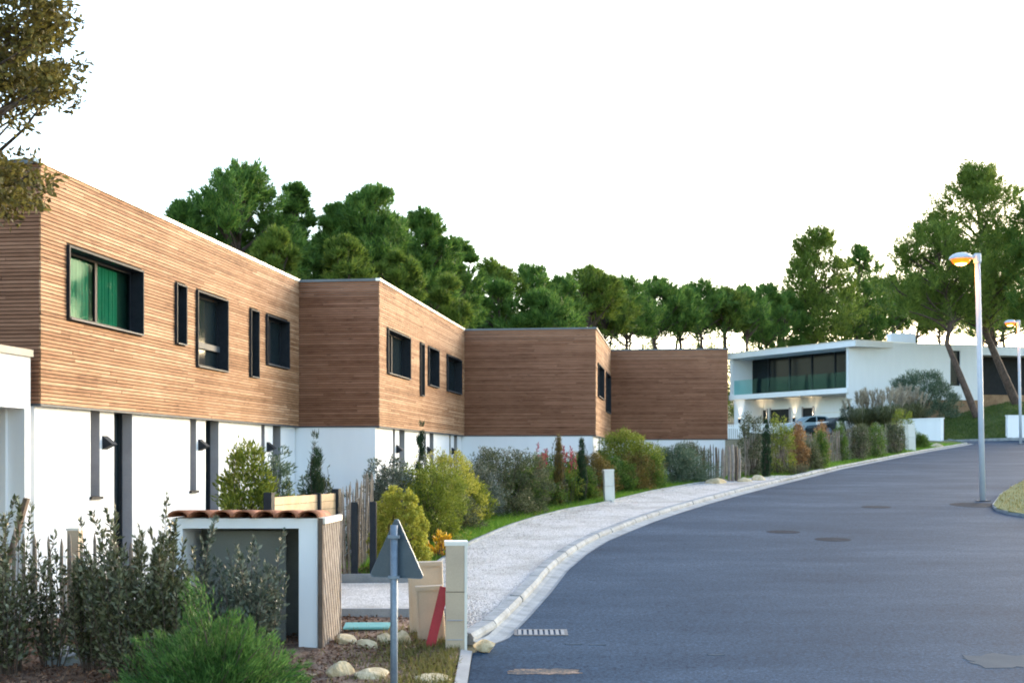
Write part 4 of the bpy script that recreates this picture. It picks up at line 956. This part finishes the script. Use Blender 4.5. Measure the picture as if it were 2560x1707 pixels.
clump_plant('shrub', 'straw tipped shrub between the blue green one and the pale pickets', 'shrub', 1720, 42.6, 1112, 111, loose, 238, .16, 36, .08, .014, 'greygreen', 45, HG, irr=1.7, shoots=26, blade=True, up=.9)
for px, D, tp, w_, mt, sd, lb in ((1035, 24.2, 1215, 110, 'mixgreen', 451, 'green filler shrub in the gap above the clipped yellow bush'), (1165, 27.6, 1205, 120, 'lime', 452, 'yellowish green shrub low between the yellow and the grey shrubs'),
        (1300, 30.2, 1180, 110, 'mixgreen', 453, 'fresh green shrub tucked against the big dark one on its right'), (1400, 32.6, 1172, 100, 'lime', 454, 'yellow green shrub low under the red leaved shoots'),
        (1448, 33.6, 1175, 90, 'mixgreen', 455, 'green shrub low between the dark cypress and the rust one'), (1545, 36.2, 1150, 90, 'mixgreen', 456, 'green shrub directly right of the leaning pillar foot'), (1615, 37.4, 1140, 100, 'mixgreen', 457, 'green shrub between the yellow tall one and the blue green one')):
    clump_plant('shrub', lb, 'shrub', px, D + 1.3, tp, w_*.9, loose, 150, .16, 36, .08, .022, mt, sd, HG, shoots=26, irr=1.6)
f_, s_ = stemmy(46, .5, 1.45, 14, .07, .02, 60, hvar=.3); plant('shrub', 'pale upright shoots rising above the blue green shrub', 'shrub', at(1640, 39), f_, M['mixgreen'], s_, group=HG)
def cypress(label, px, D, toppy, wpx, seed, mat='cypress', zf=None, n=110, prof=None):
    clump_plant('cypress', label, 'cypress', px, D, toppy, wpx, prof or (lambda h: max(0, min(1, .75 + h) * (1-h**2.6))), n, .06, 46, .09, .014, mat, seed, 'slim cypresses', zf, blade=True, up=1.1)
cypress('slim dark cypress in front of the second house ground floor', 1052, 26.6, 1058, 22, 51)
cypress('brownish slim cypress, left of the two before the third house', 1397, 33.0, 1092, 17, 52, 'rust')
cypress('dark slim cypress, right of the two before the third house', 1454, 34.0, 1100, 15, 53)
cypress('dark slim cypress before the road side paling fence', 1916, 43.6, 1050, 20, 54, zf=G(43.6), n=150)
for px, D, tp, sd, lb in ((1358, 32.2, 1112, 61, 'shrub with red leaves at its top, left of the brownish cypress'), (1422, 33.4, 1114, 62, 'shrub with red leaves between the two slim cypresses')):
    p = at(px, D); H = top(tp, D, p.z); f_, s_ = stemmy(sd, .42, H, 9, .09, .03, 26, low=.72, hvar=.2); plant('red_leaved_shrub', lb, 'shrub', p, f_, M['redleaf'], s_, group='red leaved shrubs')
p = at(1106, 22.9); f_, s_ = clumpy(63, .5, .46, mound, 22, .06, 9, .11, .045, up=.6); plant('orange_leaved_plant', 'low plant with orange yellow leaves at the edge of the path', 'plant', p, f_, M['orange'], s_)
# plants along the upper fence
FG = 'shrubs along the upper paling fence'
for a_ in ((1880, 45.5, 1046, 70, loose, 'greygreen', 'dark twiggy shrub right of the farthest wooden house'), (1950, 46.6, 1048, 78, mound, 'lime', 'green shrub just right of the dark cypress by the fence'),
           (1996, 48.0, 1066, 52, column, 'dry', 'dry orange shrub in front of the paling fence'), (2053, 51.6, 1058, 40, column, 'dry', 'smaller dry orange shrub showing its top over the fence'),
           (2050, 49.8, 1080, 46, column, 'mixgreen', 'upright green shrub right of the dry orange one'), (2022, 48.6, 1105, 60, mound, 'greygreen', 'low grey brown shrub at the foot of the dry orange one'),
           (2101, 53.0, 1068, 38, column, 'mixgreen', 'narrow dark green shrub in the middle of the upper fence'), (2148, 55.5, 1070, 55, mound, 'greygreen', 'dull green shrub behind the thin palings'),
           (2190, 57.5, 1064, 50, mound, 'mixgreen', 'rounded green shrub four steps before the upper pillar'), (2238, 60.5, 1060, 48, loose, 'greygreen', 'thin brownish shrub just before the upper pillar'),
           (2256, 64.5, 1028, 66, mound, 'lime', 'bright yellow green bush rising above the upper pillar'), (2303, 65.0, 1084, 34, mound, 'mixgreen', 'small green bush right of the upper pillar')):
    px, D, tp, w_, pf, mt, lb = a_
    off = (1.0 if int(px) % 2 == 0 else -.4) if D < 64 else 0
    clump_plant('shrub', lb, 'shrub', px, D - off, tp, w_*.92, pf, 110, .17, 34, .085, .026, mt, int(px), FG, zf=G(D - off) - .05)
f_, s_ = stemmy(64, 1.1, .5, 60, .08, .01, 40, hvar=.5); plant('grey_grass_tuft', 'low grey grassy tuft before the dry orange shrub', 'plant', at(1990, 45.3, G(45.3)), f_, M['greygreen'], s_)
# pampas grass and the round tree by the white house
def pampas(label, px, D, toppy, wpx, seed, zf):
    r = np.random.default_rng(seed); p = at(px, D, zf); H = top(toppy, D, zf); W = W_(wpx, D); n = 1500
    a = r.uniform(0, 2*math.pi, n); q = r.uniform(.1, 1, n); L_ = H*.8*r.uniform(.6, 1, n); V = []; Fs = []
    dx = np.cos(a)*q*W/2; dy = np.sin(a)*q*W/2; wv = .03
    t = np.array([0, .35, .7, 1.]); hz_ = np.array([0, .5, .85, .72])
    for i in range(n):
        s_ = np.array([-math.sin(a[i]), math.cos(a[i]), 0])*wv; b0 = len(V)
        for tt_, hh in zip(t, hz_):
            c_ = np.array([dx[i]*tt_**1.4 + dx[i]*.15, dy[i]*tt_**1.4 + dy[i]*.15, L_[i]*(hh if q[i] > .5 else tt_*.95)]); V += [tuple(c_ - s_*(1.05-tt_)), tuple(c_ + s_*(1.05-tt_))]
        Fs += [(b0+2*k, b0+2*k+1, b0+2*k+3, b0+2*k+2) for k in range(3)]
    Bs = []; Ds = []; lines = []
    for i in range(26):
        aa = r.uniform(0, 6.28); qq = r.uniform(.1, .95); tip = np.array([math.cos(aa)*qq*W/2, math.sin(aa)*qq*W/2, H*r.uniform(.8, 1.02)]); pts = curve((tip[0]*.3, tip[1]*.3, 0), tip, r, .03, 5); lines.append((pts, np.full(5, .012)))
        m_ = 60; tt_ = r.uniform(.78, 1.02, m_)[:, None]; Bs.append(pts[0] + (tip-pts[0])*tt_); Ds.append(unit(np.tile(unit((tip-pts[0])[None]), (m_, 1)) + r.normal(size=(m_, 3))*.35))
    t_ = plant('pampas_grass', label, 'grass clump', p, (V, Fs), M['pampas'], limb_tubes(lines, 4), M['plume'], 'pampas grass clumps', 'blades')
    part('plume', blades(np.concatenate(Bs), np.concatenate(Ds), .28, .05, r), M['plume'], t_)
pampas('left pampas clump, in front of the white garage door', 2160, 79, 985, 120, 71, G(79)+.1)
pampas('big middle pampas clump below the white wall', 2225, 78, 975, 130, 72, G(78)+.1)
pampas('right pampas clump with the most pale plumes, beside the round tree', 2275, 79.5, 970, 110, 73, G(79.5)+.1)
clump_plant('shrub', 'dark low shrub at the left foot of the pampas grass', 'shrub', 2118, 80, 1015, 40, mound, 60, .2, 34, .12, .03, 'cypress', 74, zf=G(80))
p = at(2306, 82, G(82)+.4); H = top(935, 82, p.z); f_, s_ = clumpy(75, W_(150, 82), 2.7, mound, 330, .3, 44, .2, .035, up=.5, shell=.75, blade=True)
t_ = thing('round_tree', 'round clipped blue green tree against the white wall', 'tree', p); o = part('crown', f_, M['bluegreen'], t_); o.location.z = H - 2.7
part('trunk', MB().tube([(0,0,-.3),(.1,0,H-2.2),(0,0,H-1.2)], [.16,.13,.07], 8).tube([(.1,0,H-2.3),(.7,.1,H-1.2)], [.09,.04], 6), M['bark'], t_)

# --- grass verges as blades
def verge(name, fx, ys, n, Lm, mat, seed, zf, lab):
    r = np.random.default_rng(seed); y = r.uniform(*ys, n); x = fx(y, r); z = zf(x, y)
    b_ = np.stack([x, y, z], 1); d = unit(r.normal(size=(n, 3))*.5 + np.array([0, 0, 1.]))
    return part(name, blades(b_, d, Lm*r.uniform(.4, 1.3, n), .014, r), M[mat], None, kind='stuff', label=lab)
verge('grass_verge', lambda y, r: xo(y) - .06 - np.abs(r.normal(size=len(y)))*.8, (20.6, 41.5), 60000, .17, 'grass', 81, lambda x, y: zt(x, y) - .02, 'bright green grass between the hedge and the gravel path')
verge('grass_verge', lambda y, r: xr(y) - .32 - r.uniform(0, 1, len(y))**.7*(1.9 + (y < 48)*.6), (42.5, 70), 42000, .15, 'grass', 82, lambda x, y: G(y) - .02, 'grass verge below the upper paling fence')
verge('grass_verge', lambda y, r: -.6 - np.abs(r.normal(size=len(y)))*.5, (12.5, 16.4), 6500, .1, 'drygrass', 83, lambda x, y: zt(x, y) + .02, 'dry grass at the edge of the asphalt')
struct('verge_ground', strip(lambda y: xr(y) - 3.4, lambda y: xr(y) - .27, np.arange(42.2, 74, .5), lambda y: G(y) - .03, lambda y: G(y) + .035, 4), M['turf'], True)
struct('hedge_ground', strip(lambda y: xo(y) - 2.2, lambda y: xo(y) - .03, np.arange(20.5, 42, .4), lambda y: float(zt(xo(y)-2.2, y)) - .0, lambda y: G(y) + .03, 4), M['turf'], True)
r = np.random.default_rng(84); n = 26000
lw = (V0 := None)
pts = []
for k in range(n):
    j = r.uniform(0, 2.999); i = r.uniform(0, 3.999); j0, i0 = int(j), int(i); fj, fi = j-j0, i-i0
    p_ = LB[j0][i0]*(1-fi)*(1-fj) + LB[j0][i0+1]*fi*(1-fj) + LB[j0+1][i0]*(1-fi)*fj + LB[j0+1][i0+1]*fi*fj; pts.append(tuple(p_))
b_ = np.array(pts); part('lawn_grass', blades(b_, unit(r.normal(size=(n,3))*.45 + np.array([0,0,1.])), .16*r.uniform(.5,1.2,n), .035, r), M['lawn'], None, kind='stuff', label='lawn on the bank below the white house')
poly = np.array(isl); n = 16000; x = r.uniform(poly[:,0].min(), 22, n); y = r.uniform(poly[:,1].min(), poly[:,1].max(), n)
ins = np.zeros(n, bool); j = len(poly) - 1
for i in range(len(poly)):
    ins ^= ((poly[i,1] > y) != (poly[j,1] > y)) & (x < (poly[j,0]-poly[i,0])*(y-poly[i,1])/(poly[j,1]-poly[i,1]+1e-9) + poly[i,0]); j = i
x, y = x[ins], y[ins]; b_ = np.stack([x, y, G(y) + .07], 1)
part('island_grass', blades(b_, unit(r.normal(size=(len(x),3))*.6 + np.array([0,0,1.])), .1*r.uniform(.5,1.3,len(x)), .018, r), M['drygrass'], None, kind='stuff', label='worn grass on the traffic island')
# bark chips and fallen leaves in the front bed
n = 15000; x = -.6 - r.uniform(0, 1, n)*6.; y = r.uniform(11, 17.2, n); b_ = np.stack([x, y, mz(x, y) + .035], 1); d = unit(r.normal(size=(n,3))*np.array([1,1,.35]))
part('bark_chips', leaves(b_, d, .05*r.uniform(.5,1.4,n), .025, r), M['chip'], None, kind='stuff', label='reddish bark chips covering the front bed')
n = 2500; x = r.uniform(-4.4, -1.5, n); y = r.uniform(20.9, 21.8, n); b_ = np.stack([x, y, zt(x, y) + .05], 1); part('bark_chips', leaves(b_, unit(r.normal(size=(n,3))*np.array([1,1,.35])), .06, .03, r), M['chip'], None, kind='stuff', label='reddish bark chips beyond the gravel drive')
# loose stones on the gravel
n = 9000; y = 15.4 + 26*r.uniform(0, 1, n)**1.5; x = xo(y) + (xr(y)-.4-xo(y))*r.uniform(0, 1, n); b_ = np.stack([x, y, G(y) + .08], 1); rr_ = r.uniform(.006, .017, n)[:, None]
T4 = unit(np.array([[1,1,1],[-1,-1,1],[-1,1,-1],[1,-1,-1.]])); V = (b_[:, None] + T4[None]*rr_[:, None]*r.uniform(.7, 1.3, (n,4,1))).reshape(-1,3); q = np.arange(n)[:,None]*4
part('gravel_stones', (V, np.concatenate([q+np.array([0,1,2]), q+np.array([0,3,1]), q+np.array([0,2,3]), q+np.array([1,3,2])])), M['gravel'], None, kind='stuff', label='loose pale stones on the path')

# --- pines
def pine(label, px, D, toppy, wpx, lowpy, seed, lobes=20, clumps=13, per=75, mat='pine', zf=None, lean=0., group=None, nl=.3, cat='pine', foot=None, bw=.05):
    r = np.random.default_rng(seed); x = (px-CX)/F*D; z0 = (float(G(D)) if zf is None else zf)
    if foot is None: foot = x - lean
    H = top(toppy, D, z0); W = W_(wpx, D); hb = max(top(lowpy, D, z0), H*.18); ch = H - hb
    p = Vector((foot, D, z0)); cx = x - foot
    Bs = []; Ds = []; lines = []
    tr = curve((0, 0, -.3), (cx, 0, H*.93), r, .018, 8); tr[:, 0] = np.where(tr[:, 2] < hb, np.interp(tr[:, 2], [-.3, hb], [0, cx*.9]), tr[:, 0]); rt = .017*H + .05
    lines.append((tr, np.linspace(rt, .05, 8)))
    lobes = int(lobes*1.35); per = int(per*.62); clumps = int(clumps*1.25)
    for i in range(lobes):
        h = (i + r.uniform(0, 1)) / lobes; env = (1 - h**1.7)**.55 * min(1, .55 + h*2.0); a = i*2.399 + r.normal()*.4; q = r.uniform(.3, 1.2) if i < lobes-2 else .1
        if lobes > 14 and r.uniform() < .13: continue
        lr = W*r.uniform(.11, .25)*(1.05 - .4*h); R_ = max(0, W*.6*env - lr*.7)*q**.6
        if i == lobes-1: h = 1 - lr*.8/ch
        c_ = np.array([cx + R_*math.cos(a), R_*math.sin(a), hb + ch*min(h, 1 - lr*.6/ch)]); k0 = np.array([np.interp(c_[2]*.9, tr[:,2], tr[:,0]), np.interp(c_[2]*.9, tr[:,2], tr[:,1]), max(.3*H, c_[2]*.9 - .25*R_)])
        lines.append((curve(k0, c_, r, .06, 5), np.linspace(.3*rt, .025, 5)))
        dd = rand_dir(clumps*2, r); dd = dd[dd[:, 2] > -.45][:clumps]; m_ = len(dd)
        cc = c_ + dd*lr*np.array([1, 1, .75])*r.uniform(.65, 1.08, (m_, 1)); cd = unit(dd*.75 + np.array([0, 0, .75]) + r.normal(size=(m_, 3))*.2)
        pb = np.repeat(cc, per, 0); pd = np.repeat(cd, per, 0); nn_ = len(pb); ua = r.uniform(-.35, 1, (nn_, 1)); off = pd*ua*lr*.72 + rand_dir(nn_, r)*np.cbrt(r.uniform(0, 1, (nn_, 1)))*lr*.3*(1.1-.85*np.abs(ua))
        Bs.append(pb + off); Ds.append(unit(pd*.95 + rand_dir(nn_, r)*.75))
    b_, d = np.concatenate(Bs), np.concatenate(Ds)
    t_ = thing('pine_tree', label, cat, p, 0, group); part('trunk', limb_tubes(lines, 7), M['bark'], t_, True)
    part('crown', blades(b_, d, nl*r.uniform(.6, 1.25, len(b_)), bw, r), M[mat], t_); return t_
PG_ = 'pines behind the wooden houses'
pine('tallest pine behind the nearest house, broad round crown', 605, 48, 440, 300, 720, 101, 30, 15, 80, group=PG_)
pine('low pine branch crown peeping over the nearest house roof at its left', 452, 46, 518, 110, 640, 102, 10, 12, 80, group=PG_)
pine('shoulder pine right of the tallest one', 738, 50, 470, 120, 720, 103, 16, 14, 80, group=PG_)
pine('pine with a pointed head above the second house roof', 925, 51, 480, 230, 760, 104, 30, 15, 80, group=PG_)
pine('pine left of the pointed head, with two small upright tips', 838, 51.5, 520, 120, 740, 105, 16, 14, 80, group=PG_)
pine('pine with layered shoulders right of the pointed head', 1066, 54, 536, 180, 790, 106, 24, 14, 80, group=PG_)
pine('lower pine stepping down above the third house roof at its left end', 1150, 58, 608, 130, 820, 107, 18, 14, 75, group=PG_)
pine('young bright pine close behind the nearest house roof end', 690, 44, 585, 130, 760, 108, 16, 13, 80, group=PG_, nl=.26, mat='pine2')
pine('rounded young pine behind the middle of the second house', 865, 45, 602, 130, 780, 109, 16, 13, 80, group=PG_, nl=.26, mat='pine2')
pine('dark low pine filling the gap above the second house roof', 990, 47, 640, 130, 800, 110, 14, 13, 80, group=PG_, nl=.26, mat='pine2')
pine('low round pine above the far roof corner of the second house', 1120, 50, 700, 120, 860, 111, 14, 13, 80, group=PG_, nl=.26, mat='pine2')
pine('pine filling in behind the tallest one at the right', 2490, 93, 600, 290, 850, 147, 26, 14, 70, 'pine', zf=E+3.4, group='pines in front of the white house', nl=.38)
PG2 = 'pines along the ridge'
ridge = [(1228, 70, 668, 120, 880, 'ridge pine first right of the stepped pines'), (1330, 72, 676, 120, 880, 'ridge pine with a smooth dome above the third house'), (1404, 74, 705, 90, 880, 'lower ridge pine in the dip above the third house'),
         (1476, 78, 682, 100, 770, 'thin crowned ridge pine with sky showing through'), (1566, 88, 706, 95, 825, 'pointed ridge pine over the corner of the third house'), (1640, 92, 706, 105, 825, 'square headed ridge pine left of the gap'),
         (1512, 84, 745, 100, 825, 'low ridge pine between the thin crowned and the pointed one'), (1700, 93, 742, 80, 825, 'small ridge pine left of the two domes over the farthest wooden house'), (1752, 96, 714, 100, 825, 'domed ridge pine over the farthest wooden house'),
         (1812, 97, 728, 80, 825, 'ridge pine with a single thin tip'), (1868, 98, 740, 80, 825, 'low ridge pine at the left end of the white house roof'), (1918, 101, 715, 80, 880, 'ridge pine stepping up to the big one behind the white house')]
for i, (px, D, tp, w_, lo, lb) in enumerate(ridge): pine(lb, px, D, tp, w_*1.6, lo + (i*37 % 40) - 15, 120+i, 17, 12, 60, 'pine' if i % 3 else 'pine2', group=PG2, nl=.4, bw=.07)
pine('big broad pine behind the white house balcony', 2040, 106, 588, 220, 880, 140, 30, 14, 70, 'pine2', group=PG2, nl=.42, bw=.075)
pine('pine right of the big broad one behind the white house', 2150, 110, 620, 150, 880, 141, 20, 13, 65, group=PG2, nl=.42, bw=.075)
pine('dark pine low behind the white house roof vent', 2230, 112, 700, 130, 880, 142, 16, 13, 65, group=PG2, nl=.42, bw=.075)
pine('pine low behind the white house roof at its left part', 1965, 104, 740, 110, 880, 143, 14, 12, 60, group=PG2, nl=.42, bw=.075)
pine('leaning pine whose slim trunk crosses the white wall', 2335, 80, 575, 260, 810, 144, 28, 14, 75, 'pine2', zf=E+2.9, group='pines in front of the white house', nl=.34, foot=(2442-CX)/F*80)
pine('tallest pine at the right, behind the nearest street lamp', 2440, 84, 432, 330, 800, 145, 44, 15, 85, 'pine2', zf=E+3.2, group='pines in front of the white house', nl=.36, foot=(2552-CX)/F*84)
pine('pine cut by the right edge of the picture', 2590, 82, 510, 230, 820, 146, 26, 14, 75, 'pine', zf=E+3.2, group='pines in front of the white house', nl=.36)
# distant pines closing the ridge behind, each one standing, alike in the mass
for px, D, tp, w_, sd, lb in ((1548, 110, 858, 60, 91, 'small scrubby bush under the ridge pines, leftmost over the farthest roof'), (1622, 112, 866, 50, 92, 'low scrub between two pine trunks over the farthest roof'), (1722, 111, 852, 75, 93, 'wider scrubby bush under the domed ridge pine'),
        (1785, 113, 846, 70, 94, 'dark scrub at the right end of the farthest roof'), (1850, 114, 850, 80, 95, 'dark scrub behind the left end of the white house roof')):
    clump_plant('scrub_bush', lb, 'bush', px, D, tp, w_, loose, 120, .4, 30, .3, .07, 'pine2', sd, 'scrub under the ridge pines', zf=float(G(D)))
k = 0; rr = random.Random(9)
for px in list(range(1440, 1960, 52)) + list(range(1960, 2640, 80)):
    D = rr.uniform(115, 145); tp = rr.uniform(715, 785) if px < 1960 else rr.uniform(690, 770)
    pine('dark pine of the even row closing the ridge behind the others', px + rr.uniform(-20, 20), D, tp, rr.uniform(70, 150), rr.uniform(812, 850), 200+k, 13, 11, 55, mat=rr.choice(['pine','pine2']), lean=rr.uniform(-1.2, 1.2), group='back row of pines', nl=.55, bw=.1); k += 1
for px in range(400, 1440, 95):
    D = rr.uniform(62, 72); tp = np.interp(px, [400, 600, 780, 930, 1150, 1300, 1440], [600, 520, 600, 560, 690, 730, 760])
    pine('dark pine deep in the wood behind the front pines', px + rr.uniform(-20, 20), D, float(tp), rr.uniform(130, 170), 860, 260+k, 15, 12, 50, group='deeper pines behind the wooden houses', nl=.42, bw=.075); k += 1

# --- oak at the upper left, trunk outside the picture
r = np.random.default_rng(300); D0 = 9.0; tx, tz = -5.2, float(zt(-5.2, D0)); Cn = []
def ok(px, py):
    edge = np.interp(py, [-300, 0, 60, 120, 200, 250, 300, 350, 375, 400, 450, 500, 540], [200, 150, 160, 140, 185, 165, 75, 60, 85, 80, 105, 85, 40]); return px < edge
while len(Cn) < 190:
    px, py, D = r.uniform(-60, 195), r.uniform(-60, 535), r.uniform(8.5, 9.6)
    if ok(px, py) and not (250 < py < 375 and r.uniform() < .6): Cn.append(tuple(P(px, py, D)))
for i in range(240):
    d_ = rand_dir(1, r)[0]; c_ = np.array([tx, D0, E + 3.6]) + d_*np.array([1.5, 1.9, 1.9])*r.uniform(.45, 1)
    if c_[0]/c_[1] < -.40 or c_[2] > E + 3.5: Cn.append(tuple(c_))
for i in range(420):  # extra out-of-view crown, added to shade the nearest house's end wall
    c_ = np.array([-7.6, 13., E + 3.2]) + rand_dir(1, r)[0]*np.array([2.6, 2.8, 2.6])*r.uniform(.5, 1)
    if c_[0]/c_[1] < -.41: Cn.append(tuple(c_))
Cn = np.array(Cn); hub = np.array([tx, D0, E + 1.9]); per = 46; tw_n = len(Cn)
tw_d = unit(Cn - hub + rand_dir(tw_n, r)*.8 + np.array([0, 0, -.3]))
bb = np.repeat(Cn, per, 0) + np.repeat(tw_d, per, 0)*r.uniform(-.14, .14, (tw_n*per, 1)) + rand_dir(tw_n*per, r)*r.uniform(0, .075, (tw_n*per, 1))
dd = unit(np.repeat(tw_d, per, 0)*.6 + rand_dir(tw_n*per, r))
ot = thing('oak_tree', 'oak with small brownish leaves hanging in from the upper left corner', 'tree', (tx, D0, tz)); loc = np.array([tx, D0, tz])
part('leaves', leaves(bb - loc, dd, .058*r.uniform(.6, 1.25, len(bb)), .026*r.uniform(.7, 1.2, len(bb)), r), M['oak'], ot)
lines = [(np.array([(0,0,-.3),(.05,0,1.2),(-.05,.05,2.4),(0,0,3.4),(.1,0,4.8)]), np.array([.2,.17,.15,.12,.05]))]
for i in r.choice(tw_n, 190, False):
    c_ = Cn[i] - loc; k0 = np.array([0, 0, min(max(1.6, c_[2]*.75), 4.4)]); lines.append((curve(k0, c_, r, .07, 6), np.linspace(.03, .005, 6)))
part('trunk', limb_tubes(lines, 6), M['bark'], ot, True)
